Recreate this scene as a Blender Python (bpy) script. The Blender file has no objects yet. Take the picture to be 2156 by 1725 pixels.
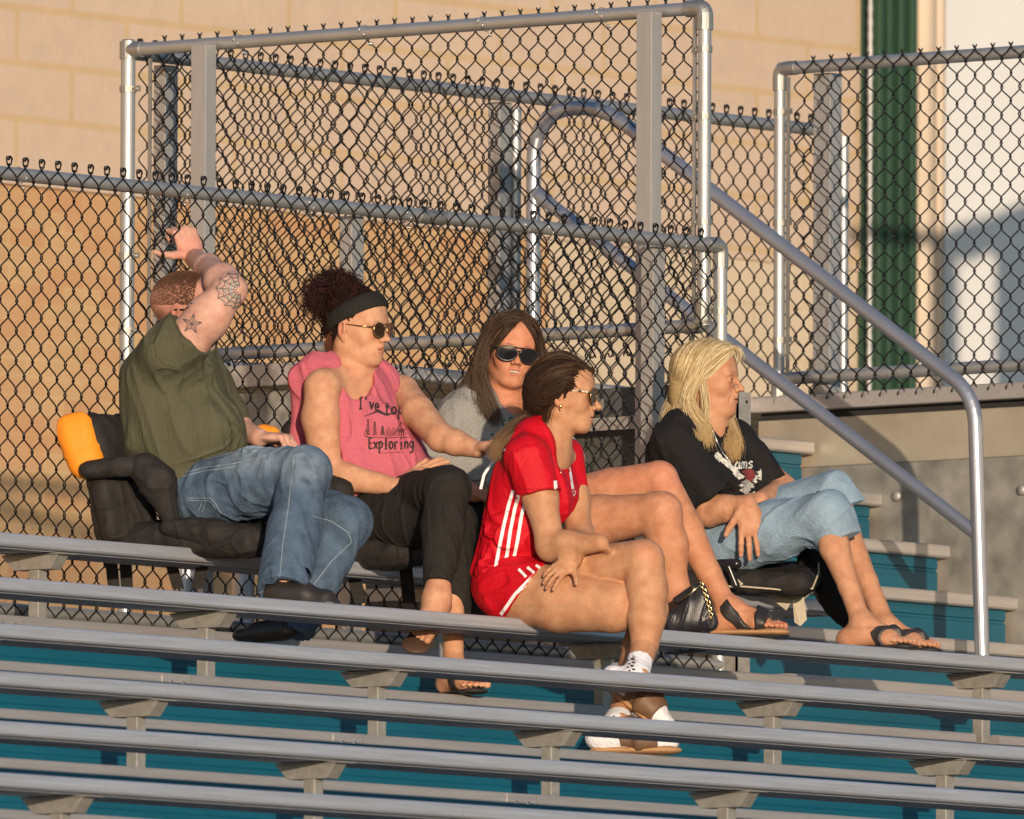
import bpy, math, random
import numpy as np
from mathutils import Vector, Matrix
from mathutils.bvhtree import BVHTree

rng = np.random.default_rng(7)
random.seed(7)
SC = bpy.context.scene
COL = SC.collection

# ------------------------------------------------------------------ camera
TH, PI_, RO = math.radians(50.08), math.radians(4.23), math.radians(.24)
DIST, FPX, Z0 = 60.0, 693 * 60.0, .5          # FPX: focal length in units of a 2156 px wide frame
Dv = np.array([math.sin(TH) * math.cos(PI_), math.cos(TH) * math.cos(PI_), math.sin(PI_)])
r_ = np.array([math.cos(TH), -math.sin(TH), 0.0]); u_ = np.cross(r_, Dv)
Rv = math.cos(RO) * r_ + math.sin(RO) * u_
Uv = -math.sin(RO) * r_ + math.cos(RO) * u_
CAM = -Dv * DIST + Uv * Z0
cd = bpy.data.cameras.new('camera'); cam = bpy.data.objects.new('camera', cd); COL.objects.link(cam)
cd.sensor_width = 36.0; cd.lens = FPX / 2156 * 36.0; cd.clip_start = 1; cd.clip_end = 3000
cam.matrix_world = Matrix(((Rv[0], Uv[0], -Dv[0], CAM[0]), (Rv[1], Uv[1], -Dv[1], CAM[1]), (Rv[2], Uv[2], -Dv[2], CAM[2]), (0, 0, 0, 1)))
cd.dof.use_dof = True; cd.dof.focus_distance = 60.0; cd.dof.aperture_fstop = 12.0
SC.camera = cam

# ------------------------------------------------------------------ light
SUN_EL, SUN_AZ = math.radians(5.2), math.radians(42.5)   # azimuth from the field side (-y) towards -x
sd = np.array([-math.sin(SUN_AZ) * math.cos(SUN_EL), -math.cos(SUN_AZ) * math.cos(SUN_EL), math.sin(SUN_EL)])
sl = bpy.data.lights.new('sun', 'SUN'); sl.energy = 4.3; sl.angle = math.radians(.5); sl.color = (1.0, .81, .61)
so = bpy.data.objects.new('sun', sl); COL.objects.link(so)
so.rotation_euler = Vector(sd).to_track_quat('Z', 'Y').to_euler()
w = bpy.data.worlds.new('World'); SC.world = w; w.use_nodes = True
nt = w.node_tree; nt.nodes.clear()
sky = nt.nodes.new('ShaderNodeTexSky'); sky.sky_type = 'NISHITA'; sky.sun_disc = False
sky.sun_elevation = SUN_EL + math.radians(4); sky.sun_rotation = math.atan2(sd[0], sd[1])
sky.air_density = 1.0; sky.dust_density = .6; sky.ozone_density = 3.0
bg = nt.nodes.new('ShaderNodeBackground'); bg.inputs[1].default_value = .15
wo = nt.nodes.new('ShaderNodeOutputWorld')
nt.links.new(sky.outputs[0], bg.inputs[0]); nt.links.new(bg.outputs[0], wo.inputs[0])
SC.view_settings.view_transform = 'Standard'; SC.view_settings.look = 'None'
SC.view_settings.exposure = 0.1; SC.view_settings.gamma = 1.0
SC.cycles.max_bounces = 6

# ------------------------------------------------------------------ helpers
def P(px, py, ax, v):
    """world point on the plane x/y/z = v seen at a pixel of the 2156 px wide photograph"""
    k = Dv + Rv * (px - 1078) / FPX + Uv * (862.5 - py) / FPX
    i = 'xyz'.index(ax)
    return CAM + k * ((v - CAM[i]) / k[i])

def srgb(c):
    return tuple((x / 12.92 if x <= .04045 else ((x + .055) / 1.055) ** 2.4) for x in c)

def hexc(r, g, b): return srgb((r / 255, g / 255, b / 255))

class MB:
    """collects shapes; build() links them as one mesh object"""
    def __init__(s): s.v = []; s.f = []; s.n = 0; s.c = []
    def add(s, v, f, col=None):
        v = np.asarray(v, float).reshape(-1, 3)
        s.v.append(v); s.f += [tuple(int(i) + s.n for i in q) for q in f]; s.n += len(v)
        s.c.append(np.tile(np.array(col if col is not None else (1, 1, 1), float), (len(v), 1)) if np.ndim(col) < 2 else np.asarray(col))
        return s
    def box(s, lo, hi, col=None):
        x0, y0, z0 = lo; x1, y1, z1 = hi
        v = [(x0, y0, z0), (x1, y0, z0), (x1, y1, z0), (x0, y1, z0), (x0, y0, z1), (x1, y0, z1), (x1, y1, z1), (x0, y1, z1)]
        return s.add(v, [(0, 3, 2, 1), (4, 5, 6, 7), (0, 1, 5, 4), (1, 2, 6, 5), (2, 3, 7, 6), (3, 0, 4, 7)], col)
    def tube(s, pts, r, n=10, cap=True, col=None):
        pts = np.asarray(pts, float); m = len(pts); r = np.broadcast_to(np.asarray(r, float), (m,))
        t = np.gradient(pts, axis=0); t /= np.linalg.norm(t, axis=1)[:, None] + 1e-12
        ref = np.array([0, 0, 1.]) if abs(t[0][2]) < .9 else np.array([1., 0, 0])
        a = ref - t[0] * (ref @ t[0]); a /= np.linalg.norm(a); A = [a]
        for i in range(1, m):
            a = A[-1] - t[i] * (A[-1] @ t[i]); a /= np.linalg.norm(a) + 1e-12; A.append(a)
        A = np.array(A); B = np.cross(t, A)
        th = np.linspace(0, 2 * np.pi, n, endpoint=False)
        ring = pts[:, None] + r[:, None, None] * (np.cos(th)[None, :, None] * A[:, None] + np.sin(th)[None, :, None] * B[:, None])
        f = [(i * n + j, i * n + (j + 1) % n, (i + 1) * n + (j + 1) % n, (i + 1) * n + j) for i in range(m - 1) for j in range(n)]
        if cap: f += [tuple(range(n))[::-1], tuple(range((m - 1) * n, m * n))]
        return s.add(ring.reshape(-1, 3), f, col)
    def prism(s, poly, axis, a0, a1, col=None):
        """polygon (two coordinates) swept along axis from a0 to a1"""
        n = len(poly); v = []
        for a in (a0, a1):
            for p, q in poly:
                v.append((a, p, q) if axis == 'x' else ((p, a, q) if axis == 'y' else (p, q, a)))
        f = [tuple(range(n))[::-1], tuple(range(n, 2 * n))] + [(i, (i + 1) % n, n + (i + 1) % n, n + i) for i in range(n)]
        return s.add(v, f, col)
    def build(s, name, mat, parent=None, smooth=False, bevel=0, org=None):
        me = bpy.data.meshes.new(name)
        V = np.concatenate(s.v)
        if org is not None: V = V - np.asarray(org)
        me.from_pydata(V.tolist(), [], s.f)
        C = np.concatenate(s.c)
        if C.size and (C != 1).any():
            at = me.color_attributes.new('Col', 'FLOAT_COLOR', 'POINT')
            at.data.foreach_set('color', np.concatenate([C, np.ones((len(C), 1))], 1).astype(np.float32).ravel())
        if smooth:
            me.shade_smooth() if smooth is True else me.shade_auto_smooth() if hasattr(me, 'shade_auto_smooth') else None
        me.materials.append(mat); me.update()
        o = bpy.data.objects.new(name, me); COL.objects.link(o)
        if org is not None: o.location = tuple(org)
        if parent is not None:
            o.parent = parent; q = parent; wl_ = np.zeros(3)
            while q is not None: wl_ += np.array(q.location); q = q.parent
            o.location = tuple((np.zeros(3) if org is None else np.array(org)) - wl_)
        if bevel:
            b = o.modifiers.new('bevel', 'BEVEL'); b.width = bevel; b.segments = 2; b.limit_method = 'ANGLE'
        return o

def thing(name, label, cat, loc=(0, 0, 0), group=None):
    o = bpy.data.objects.new(name, None); COL.objects.link(o); o.location = tuple(loc); o.empty_display_size = .1
    o['label'] = label; o['category'] = cat
    if group: o['group'] = group
    return o

def tag(o, label=None, cat=None, group=None, kind=None):
    for k, v in (('label', label), ('category', cat), ('group', group), ('kind', kind)):
        if v: o[k] = v
    return o

# ------------------------------------------------------------------ materials
def mat(name, col, rough=.6, metal=0.0, noise=0.0, nscale=20.0, bump=0.0, bscale=200.0, stretch=(1, 1, 1), vcol=False,
        col2=None, spec=.5, sss=0.0, ncoord='Object', rvar=0.0, sheen=0.0, coat=0.0, tint=None):
    m = bpy.data.materials.new(name); m.use_nodes = True; t = m.node_tree; N = t.nodes; L = t.links
    b = N['Principled BSDF']; b.inputs['Roughness'].default_value = rough; b.inputs['Metallic'].default_value = metal
    b.inputs['Specular IOR Level'].default_value = spec
    if sheen: b.inputs['Sheen Weight'].default_value = sheen; b.inputs['Sheen Roughness'].default_value = .4
    if coat: b.inputs['Coat Weight'].default_value = coat
    if sss:
        b.inputs['Subsurface Weight'].default_value = sss; b.inputs['Subsurface Radius'].default_value = (1, .35, .2); b.inputs['Subsurface Scale'].default_value = .006
    tc = N.new('ShaderNodeTexCoord'); mp = N.new('ShaderNodeMapping'); mp.inputs['Scale'].default_value = stretch
    L.new(tc.outputs[ncoord], mp.inputs[0])
    src = None
    if vcol:
        a = N.new('ShaderNodeAttribute'); a.attribute_name = 'Col'; src = a.outputs['Color']
    if noise:
        nz = N.new('ShaderNodeTexNoise'); nz.inputs['Scale'].default_value = nscale; nz.inputs['Detail'].default_value = 5
        L.new(mp.outputs[0], nz.inputs['Vector'])
        mr = N.new('ShaderNodeMapRange'); mr.inputs[1].default_value = .3; mr.inputs[2].default_value = .7
        L.new(nz.outputs['Fac'], mr.inputs[0])
        mx = N.new('ShaderNodeMix'); mx.data_type = 'RGBA'; L.new(mr.outputs[0], mx.inputs['Factor'])
        c2 = col2 or tuple(c * (1 - noise) for c in col)
        if vcol:
            m2 = N.new('ShaderNodeMix'); m2.data_type = 'RGBA'; m2.blend_type = 'MULTIPLY'; m2.inputs['Factor'].default_value = 1
            mx.inputs['A'].default_value = (1, 1, 1, 1); mx.inputs['B'].default_value = tuple((1 - noise) * t_ for t_ in (tint or (1, 1, 1))) + (1,)
            L.new(src, m2.inputs['A']); L.new(mx.outputs['Result'], m2.inputs['B']); src = m2.outputs['Result']
        else:
            mx.inputs['A'].default_value = (*col, 1); mx.inputs['B'].default_value = (*c2, 1); src = mx.outputs['Result']
        if rvar:
            r2 = N.new('ShaderNodeMapRange'); r2.inputs[3].default_value = rough - rvar; r2.inputs[4].default_value = rough + rvar
            L.new(mr.outputs[0], r2.inputs[0]); L.new(r2.outputs[0], b.inputs['Roughness'])
    if src is not None: L.new(src, b.inputs['Base Color'])
    else: b.inputs['Base Color'].default_value = (*col, 1)
    if bump:
        nb = N.new('ShaderNodeTexNoise'); nb.inputs['Scale'].default_value = bscale; nb.inputs['Detail'].default_value = 4
        L.new(mp.outputs[0], nb.inputs['Vector'])
        bp = N.new('ShaderNodeBump'); bp.inputs['Strength'].default_value = min(1, bump); bp.inputs['Distance'].default_value = .002 * max(1, bump)
        L.new(nb.outputs['Fac'], bp.inputs['Height']); L.new(bp.outputs[0], b.inputs['Normal'])
    return m

M = {}
M['plank'] = mat('anodised_aluminium', (.56, .58, .63), .48, .55, noise=.30, nscale=9, stretch=(.35, 9, 9), bump=.3, bscale=60, rvar=.10)
M['foot'] = mat('mill_aluminium', (.47, .44, .42), .45, .5, noise=.16, nscale=9, stretch=(.5, 9, 9), bump=.2, bscale=60)
M['teal'] = mat('teal_riser_paint', (.001, .090, .145), .5, .0, noise=.2, nscale=5, stretch=(.5, 4, 4), bump=.1, bscale=30)
M['galv'] = mat('galvanised_steel', (.42, .40, .36), .55, .5, noise=.28, nscale=38, bump=.15, bscale=80)
M['galvwall'] = mat('galvanised_sheet', (.36, .34, .30), .55, .35, noise=.5, nscale=11, bump=.15, bscale=40)
M['pipe'] = mat('galvanised_pipe', (.50, .50, .49), .48, .75, noise=.12, nscale=12, bump=.1, bscale=60)
M['rail'] = mat('aluminium_handrail', (.46, .47, .51), .42, .8, noise=.08, nscale=10, bump=.1, bscale=60)
M['channel'] = mat('aluminium_channel', (.42, .41, .40), .5, .5, noise=.1, nscale=10, stretch=(4, 4, .5))
M['wire'] = mat('black_vinyl_wire', (.006, .006, .006), .3, 0, spec=.4)
M['wire_far'] = M['wire']
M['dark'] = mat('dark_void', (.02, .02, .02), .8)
M['steel'] = mat('zinc_fitting', (.42, .41, .38), .45, .8, noise=.2, nscale=60)
M['tie'] = mat('aluminium_tie_wire', (.7, .68, .64), .3, 1)

# ------------------------------------------------------------------ ground
g = MB(); g.add([(-400, -400, -5.6), (400, -400, -5.6), (400, 400, -5.6), (-400, 400, -5.6)], [(0, 1, 2, 3)])
tag(g.build('ground', mat('field_grass', (.07, .085, .035), .9, noise=.4, nscale=.8)), kind='structure')

# ------------------------------------------------------------------ bleachers
RD, RR, LX, XO = .66, .197, 1.829, -2.04
ORD = ['top', 'second', 'third', 'fourth', 'fifth', 'sixth', 'seventh', 'eighth', 'ninth']
def plank_profile(y0, d, h):
    r = .007
    return [(y0, -h + r), (y0 + r * .4, -h + r * .4), (y0 + r, -h), (y0 + d - r, -h), (y0 + d, -h + r), (y0 + d, -r), (y0 + d - r, 0), (y0 + r, 0), (y0 + r * .3, -r * .3), (y0, -r)]
bench_lab = ['top aluminium bench below the fence, four adults sitting on it', 'second aluminium bench from the top, girl in red sitting on it',
             'third aluminium bench from the top, just below the girl in red', 'fourth aluminium bench from the top, empty',
             'fifth aluminium bench from the top, empty', 'sixth aluminium bench from the top, empty, crossing the lower frame',
             'seventh aluminium bench from the top, at the bottom edge', 'eighth aluminium bench from the top, below the frame']
joints = {3: [354], 4: [726], 5: [224, 1490], 2: [1700], 1: []}
def bench(k):
    y, z = -RD * k, -RR * k
    x0, x1 = -9.5, (1.575 if k == 0 else 4.6)
    t = thing('bleacher_bench', bench_lab[k], 'bench', (0, y, z), 'aluminium benches of the bleachers')
    cuts = sorted([P(px, 1200, 'y', y)[0] for px in joints.get(k, [])] + [-6.0 + .37 * k])
    xs = [x0] + cuts + [x1]
    for a, b in zip(xs[:-1], xs[1:]):
        m = MB(); m.prism([(p, z + q) for p, q in plank_profile(y, .25, .040)], 'x', a + .0008, b - .0008)
        for j in range(5):   # ribs under the plank
            yy = y + .03 + j * .045; m.box((a + .001, yy, z - .0445), (b - .001, yy + .006, z - .0395))
        sp_ = m.build('seat_plank', M['plank'], t)
        if k == 0 and b > 1.5: e_ = MB(); e_.box((b + .0002, y - .002, z - .046), (b + .004, y + .252, z + .002)); e_.build('end_cap', M['steel'], sp_)
    for j in range(-5, 4):
        xp = XO + LX * j
        if xp > x1 - .02: continue
        pst = MB(); w2 = .020
        zt = z - .040 - .0485; zb = z - .43
        pst.box((xp - w2, y + .105, zb), (xp + w2, y + .105 + .040, zt + .004))
        p = pst.build('post', M['galv'], t, bevel=.003)
        br = MB()
        # tapered channel: wide at the top, narrow at the bottom, thin flange on top reaching forward
        ya, yb = y + .012, y + .245
        zz = z - .0455
        pr = [(ya + .012, zz - .004), (ya + .045, zz - .046), (yb - .045, zz - .046), (yb, zz - .004)]
        br.prism(pr, 'x', xp - .026, xp + .026)
        br.box((xp - .034, ya - .012, zz - .004), (xp + .034, yb - .004, zz))
        br.build('bracket', M['galv'], t, bevel=.0015)
    return t
for k in range(8): bench(k)

foot_lab = ['narrow aluminium ledge at the foot of the fence behind the top bench', 'footboard with teal riser under the top bench',
            'footboard with teal riser under the second bench', 'footboard with teal riser under the third bench',
            'footboard with teal riser under the fourth bench', 'footboard with teal riser under the fifth bench', 'footboard with teal riser under the sixth bench', 'footboard with teal riser under the seventh bench']
XP2 = XO + LX * 2
for j in range(-1, 7):
    yf, z = -RD * j - .56, -RR * j - .43
    t = thing('footboard', foot_lab[j + 1], 'footboard', (0, yf, z), 'footboards of the bleachers')
    segs = [(-9.5, XP2 - .055), (XP2 + .055, 4.6)] if j >= 0 else [(-9.5, 1.7)]
    jx = P(405, 1300, 'y', -.56)[0]
    for a, b in segs:
        cc = [a] + ([jx] if a < jx < b else []) + [b]
        for c, d in zip(cc[:-1], cc[1:]):
            m = MB(); m.prism([(p, z + q) for p, q in plank_profile(yf, .24, .042)], 'x', c + .002, d - .002)
            m.prism([(p, z + q) for p, q in plank_profile(yf + .26, .24, .042)], 'x', c + .002, d - .002)
            m.build('board', M['foot'], t)
        if a < jx < b:
            m = MB(); m.box((jx - .135, yf - .003, z - .040), (jx - .012, yf - .0002, z - .003))
            sp = m.build('splice_plate', M['foot'], t)
            for q in (-.10, -.045):
                bm_ = MB(); bm_.tube([(jx + q, yf - .008, z - .030), (jx + q, yf - .002, z - .030)], .006, 8)
                bm_.build('bolt', M['tie'], sp, smooth=True)
    if j >= 0:
        m = MB()
        # corrugated riser rising to the footboard behind
        zt, zb = z + RR - .043, z - .002; yr = yf + RD - .14 + .12
        yr = yf + .52
        m.prism([(yr, zb), (yr, zb + .06), (yr + .006, zb + .066), (yr + .006, zb + .10), (yr, zb + .106), (yr, zt), (yr + .01, zt), (yr + .01, zb)], 'x', -9.5, (1.5 if j < 0 else 4.6))
        m.build('riser', M['teal'], t)
# ------------------------------------------------------------------ chain link
def link_mesh(length, z0, z1, w=.074, h=.090, r=.0025, top='loop', bottom='loop'):
    """vertical interlocked zigzag wires in the local plane (s, depth, z)"""
    m = MB(); nw = int(length / (w / 2)); per = 16
    nn = int((z1 - z0) / h * per)
    tt = np.arange(nn + 1) / per                    # in periods, from the top down
    rr = np.random.default_rng(int(length * 100))
    zb_ = z1 - round((z1 - z0) / h) * h
    nn = int(round((z1 - z0) / h)) * per; tt = np.arange(nn + 1) / per
    a0 = tt % 1.0
    # one side of the wire is straight, its turns are rounded and reach past the neighbour, making a small eye
    key_t = np.array([0, .045, .09, .14, .36, .41, .455, .5]); key_x = np.array([-1.18, -1.10, -.93, -.74, .74, .93, 1.10, 1.18])
    def xw(a): a = np.where(a > .5, 1 - a, a); return np.interp(a, key_t, key_x)
    for j in range(nw):
        a = (a0 + .5 * (j % 2)) % 1.0
        x = (j + .5) * w / 2 + xw(a) * w / 4
        e = np.minimum(a, 1 - a); e2 = np.abs(a - .5)
        dep = np.sign(.5 - a) * .0030 * np.clip(np.minimum(e, e2) / .06, 0, 1)
        z = z1 - tt * h
        x = x + .0012 * np.sin(z * 9 + j * .3) + rr.normal(0, .0006)
        m.tube(np.stack([x, dep, z], 1), r, 5, cap=False)
    z0 = zb_
    # finished ends over the rail
    for j in range(0, nw, 2):
        xc = j * w / 2
        for zz, sg, kind in ((z1, 1, top), (z0, -1, bottom)):
            if kind == 'loop':
                t = np.linspace(0, 1, 9)
                for sgn in (-1, 1):
                    xx = xc + sgn * (.004 + .010 * np.sin(t * np.pi * .9)); z_ = zz - sg * .004 + sg * .026 * np.sin(np.minimum(1, t * 1.25) * np.pi * .5) * np.where(t > .75, 1 - (t - .75) * 1.6, 1)
                    m.tube(np.stack([xx, (t - .3) * .012 * sgn, z_], 1), r * 1.05, 5)
                t = np.linspace(0, np.pi, 7)
                m.tube(np.stack([xc + .009 * np.cos(t), 0 * t - .004, zz + sg * (.010 + .012 * np.sin(t))], 1), r * 1.1, 5)
            elif kind == 'barb':
                for sgn in (-1, 1):
                    m.tube([(xc - sgn * .018, sgn * .002, zz - sg * .021), (xc, sgn * .002, zz), (xc + sgn * .007, sgn * .001, zz + sg * .012)], r * 1.05, 5)
                m.tube([(xc - .004, .003, zz - sg * .004), (xc + .004, -.002, zz + sg * .006)], r * 1.7, 5)
    return m
def place(m, o, d, nrm):
    """put local (s, depth, z) geometry at origin o with horizontal direction d and normal nrm"""
    o, d, nrm = map(np.asarray, (o, d, nrm))
    m.v = [o + v[:, :1] * d + v[:, 1:2] * nrm + v[:, 2:3] * np.array([0, 0, 1.]) for v in m.v]
    return m
X = np.array([1., 0, 0]); Y = np.array([0, 1., 0]); Z = np.array([0, 0, 1.])
def channel(name, parent, x, y, z0, z1, wx=.055, wy=.055, m='channel'):
    b = MB(); t = .006
    # C profile open to the back
    b.prism([(x - wx / 2, y - wy / 2), (x + wx / 2, y - wy / 2), (x + wx / 2, y + wy / 2), (x + wx / 2 - t, y + wy / 2), (x + wx / 2 - t, y - wy / 2 + t), (x - wx / 2 + t, y - wy / 2 + t), (x - wx / 2 + t, y + wy / 2), (x - wx / 2, y + wy / 2)], 'z', z0, z1)
    return b.build(name, M[m], parent, bevel=.002)
def pipe(name, parent, pts, r=.021, m='pipe', n=20):
    b = MB(); b.tube(pts, r, n); return b.build(name, M[m], parent, smooth='auto')
def band(parent, p, r=.024, arm=None):
    p = np.asarray(p, float); b = MB(); b.tube([p - Z * .010, p + Z * .010], r, 16)
    if arm is not None:
        a = np.asarray(arm); q = p + a * .03
        n_ = np.cross(a, Z)
        c = [q - a * .03 - n_ * .004, q + a * .02 - n_ * .004, q + a * .02 + n_ * .004, q - a * .03 + n_ * .004]
        v = [x - Z * .009 for x in c] + [x + Z * .009 for x in c]
        b.add(v, [(0, 3, 2, 1), (4, 5, 6, 7), (0, 1, 5, 4), (1, 2, 6, 5), (2, 3, 7, 6), (3, 0, 4, 7)])
        b.tube([q + a * .008 - n_ * .012, q + a * .008 + n_ * .012], .005, 6)
    return b.build('clamp_band', M['steel'], parent, smooth='auto')
def tie(parent, p, r, along, drop=.0):
    p = np.asarray(p, float); b = MB(); t = np.linspace(0, 2 * np.pi, 14)
    n_ = np.cross(along, Z)
    b.tube(p + np.outer(np.cos(t) * r, n_) + np.outer(np.sin(t) * r, Z) + np.outer(t * .0035, along), .0014, 5)
    q = p - Z * (r + .012) - n_ * .0 + np.asarray(along) * .02
    t2 = np.linspace(0, 6 * np.pi, 26)
    b.tube(q + np.outer(np.cos(t2) * .005, n_) + np.outer(np.sin(t2) * .005, Z) + np.outer(t2 / 6 / np.pi * .02, along), .0012, 5)
    return b.build('tie_wire', M['tie'], parent, smooth=True)
def elbow(parent, c, d1, d2, r=.0245, m='steel'):
    c, d1, d2 = map(np.asarray, (c, d1, d2)); t = np.linspace(0, 1, 7)[:, None]
    a, b_ = c + d1 * .07, c + d2 * .07
    mid = (1 - t) ** 2 * (c + d1 * .028) + 2 * t * (1 - t) * c + t ** 2 * (c + d2 * .028)
    b = MB(); b.tube(np.vstack([[a], mid, [b_]]), r, 16); return b.build('elbow', M[m], parent, smooth='auto')

# lower fence, along the back of the top bench
YF = .45; XE = 1.545; ZT = 1.125; ZB = -.185
fl = thing('chain_link_fence', 'black chain link fence with grey top rail directly behind the seated people', 'fence', (0, YF, -.23))
xs0 = -6.5
place(link_mesh(XE - .02 - xs0, ZB - .075, ZT + .022), (xs0, YF - .024, 0), X, Y).build('mesh_panel', M['wire'], fl, smooth=True)
pipe('top_rail', fl, [(xs0, YF, ZT - .012), (XE - .03, YF, ZT)])
pipe('bottom_rail', fl, [(xs0, YF, ZB), (XE, YF, ZB)])
pipe('end_post', fl, [(XE, YF, -.62), (XE, YF, ZT - .02)])
elbow(fl, (XE, YF, ZT), -X, -Z)
b = MB(); b.box((XE - .052, YF - .018, ZB), (XE - .040, YF - .013, ZT - .03)); b.build('tension_bar', M['steel'], fl)
for z in (.92, .47, .02): band(fl, (XE, YF, z), arm=-X)
for px in (740, 1375):
    q = P(px, 600, 'y', YF + .06); channel('channel_post', fl, q[0], YF + .06, -1.2, ZT - .02, .058, .05)
for q in (-3.72,): channel('channel_post', fl, q, YF + .06, -1.2, ZT - .02, .058, .05)
for px, py in ((35, 380), (375, 420), (640, 442), (845, 470), (1095, 480), (1145, 492), (1425, 505)):
    q = P(px, py, 'y', YF); tie(fl, (q[0], YF, ZT - .006), .024, X)
# joint sleeve on the top rail
q = P(905, 455, 'y', YF); b = MB(); b.tube([(q[0] - .06, YF, ZT - .004), (q[0] + .06, YF, ZT - .004)], .0235, 16); b.build('rail_sleeve', M['steel'], fl, smooth='auto')

# cross fence on the left side of the stairs (runs towards the field)
XC = 1.5; fa = P(290, 107, 'x', XC); fb = P(1484, 14, 'x', XC)
yb_, yf_ = fa[1], fb[1]; zc = (fa[2] + fb[2]) / 2; zcb = .875
fc = thing('chain_link_fence', 'tall upper chain link fence panel left of the handrail, framed by bright posts', 'fence', (XC, yf_, .8))
place(link_mesh(yb_ - yf_ - .05, zcb - .045, zc + .030, top='barb', bottom='loop'), (XC + .024, yf_ + .03, 0), Y, -X).build('mesh_panel', M['wire'], fc, smooth=True)
yfr = yf_ - .0
pipe('top_rail', fc, [(XC, yfr, zc), (XC, yb_ + .02, zc)])
pipe('bottom_rail', fc, [(XC, yfr, zcb), (XC, yb_, zcb)])
pipe('front_post', fc, [(XC, yfr, zcb - .0), (XC, yfr, zc)])
elbow(fc, (XC, yfr, zc), Y, -Z, .027); elbow(fc, (XC, yfr, zcb), Y, Z, .026)
pbx = P(270, 100, 'x', XC); pipe('rear_post', fc, [(XC, pbx[1], -.2), (XC, pbx[1], zc + .03)], .0235)
b = MB(); b.tube([(XC, pbx[1], zc - .028), (XC, pbx[1], zc + .028)], .028, 18); b.tube([(XC, pbx[1], zc + .026), (XC, pbx[1], zc + .034)], [.026, .018], 18)
b.tube([(XC, pbx[1], zc), (XC, pbx[1] - .06, zc)], .026, 18); b.build('post_cap', M['steel'], fc, smooth='auto')
for z in (zc - .13, zc - .34, zc - .67): band(fc, (XC, yfr, z), .0245, arm=Y)
for z in (zc - .125, zc - .66, zc - .9): band(fc, (XC, pbx[1], z), .0275, arm=-Y)
for q in (pbx[1] - .088, yfr + .045):
    b = MB(); b.box((XC + .010, q, zcb), (XC + .016, q + .012, zc - .03)); b.build('tension_bar', M['steel'], fc)
for px in (428, 1366):
    q = P(px, 300, 'x', XC - .055); channel('channel_post', fc, XC - .055, q[1], .1, zc + .022 - .03, .052, .062)
for px, py in ((500, 90), (765, 68), (1015, 50), (1265, 30)):
    q = P(px, py, 'x', XC); tie(fc, (XC, q[1], zc), .0245, -Y)

# rear fence of the walkway, joined to the rear post, and running right behind the stairs
YR = pbx[1] - .0; zr = P(700, 160, 'y', YR)[2]
fr = thing('chain_link_fence', 'rear chain link fence behind the walkway, seen through the other panels', 'fence', (XC, YR, .8))
xr0, xr1 = XC + .03, P(1760, 268, 'y', YR)[0]
place(link_mesh(xr1 - xr0, zcb - .04, zr + .024), (xr0, YR - .024, 0), X, Y).build('mesh_panel', M['wire'], fr, smooth=True)
pipe('top_rail', fr, [(xr0, YR, zr), (xr1, YR, zr)])
pipe('bottom_rail', fr, [(xr0, YR, zcb + .01), (xr1, YR, zcb + .01)])
for px in (348, 1052):
    q = P(px, 400, 'y', YR + .05); channel('channel_post', fr, q[0], YR + .05, .3, zr - .02, .062, .05)
for px in (1090,):
    q = P(px, 400, 'y', YR + .02); pipe('post', fr, [(q[0], YR + .03, .3), (q[0], YR + .03, zr - .03)], .019)
q = P(1776, 400, 'y', YR + .1); pipe('post', fr, [(q[0], YR + .1, .3), (q[0], YR + .1, zr + .0)], .017)

# right fence above the galvanised wall
XW = 3.42
ra = P(1642, 146, 'x', XW); zq = P(1900, 127, 'x', XW)[2]
fg = thing('chain_link_fence', 'right hand chain link fence on the walkway edge above the steel wall', 'fence', (XW, ra[1], .8))
yr1 = -1.6
place(link_mesh(ra[1] - .05 - yr1, zcb - .05, zq + .020, top='barb', bottom='loop'), (XW - .024, yr1, 0), Y, -X).build('mesh_panel', M['wire'], fg, smooth=True)
pipe('top_rail', fg, [(XW, ra[1], zq), (XW, yr1, zq)])
zgb = P(1900, 783, 'x', XW)[2]
pipe('bottom_rail', fg, [(XW, ra[1], zgb), (XW, yr1, zgb)])
pipe('end_post', fg, [(XW, ra[1], .80), (XW, ra[1], zq - .02)], .0185)
elbow(fg, (XW, ra[1], zq), -Y, -Z, .0235)
b = MB(); b.tube([(XW, ra[1], .80), (XW, ra[1], .87)], .026, 16); b.build('post_base', M['steel'], fg, smooth='auto')
for z in (zq - .14, zq - .50, zq - .88): band(fg, (XW, ra[1], z), .0215, arm=-Y)
b = MB(); b.box((XW - .016, ra[1] - .052, zgb), (XW - .010, ra[1] - .040, zq - .03)); b.build('tension_bar', M['steel'], fg)
q = P(1742, 400, 'x', XW + .06); channel('channel_post', fg, XW + .06, q[1], .6, zq - .02, .06, .07)

# walkway platforms
zp = .825
pl = thing('walkway_platform', 'aluminium walkway landing at the head of the stairs', 'walkway', (XC, 2, zp))
b = MB()
for i in range(5): b.prism([(p, zp + q) for p, q in plank_profile(1.86 + i * .2, .195, .045)], 'x', XC + .004, 6.5)
b.build('deck', M['foot'], pl)
b = MB(); b.box((XC - .06, 1.83, zp - .065), (XC - .004, 2.84, zp + .006)); b.build('edge_channel', M['foot'], pl, bevel=.004)
b = MB(); b.box((XC - .05, .9, zp - .20), (XC + .02, 1.8, zp - .16)); b.box((XC - .02, 1.85, zp - .27), (XC + .02, 2.7, zp - .08)); b.build('support_beam', M['galvwall'], pl)
pr_ = thing('walkway_platform', 'right hand walkway deck with galvanised steel side wall below its fence', 'walkway', (XW, 0, zp))
b = MB(); b.prism([(XW - .025, zp - .052), (XW + 2.5, zp - .052), (XW + 2.5, zp), (XW - .02, zp), (XW - .025, zp - .004)], 'y', -2.2, 1.84); b.build('deck', M['foot'], pr_, bevel=.003)
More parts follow.
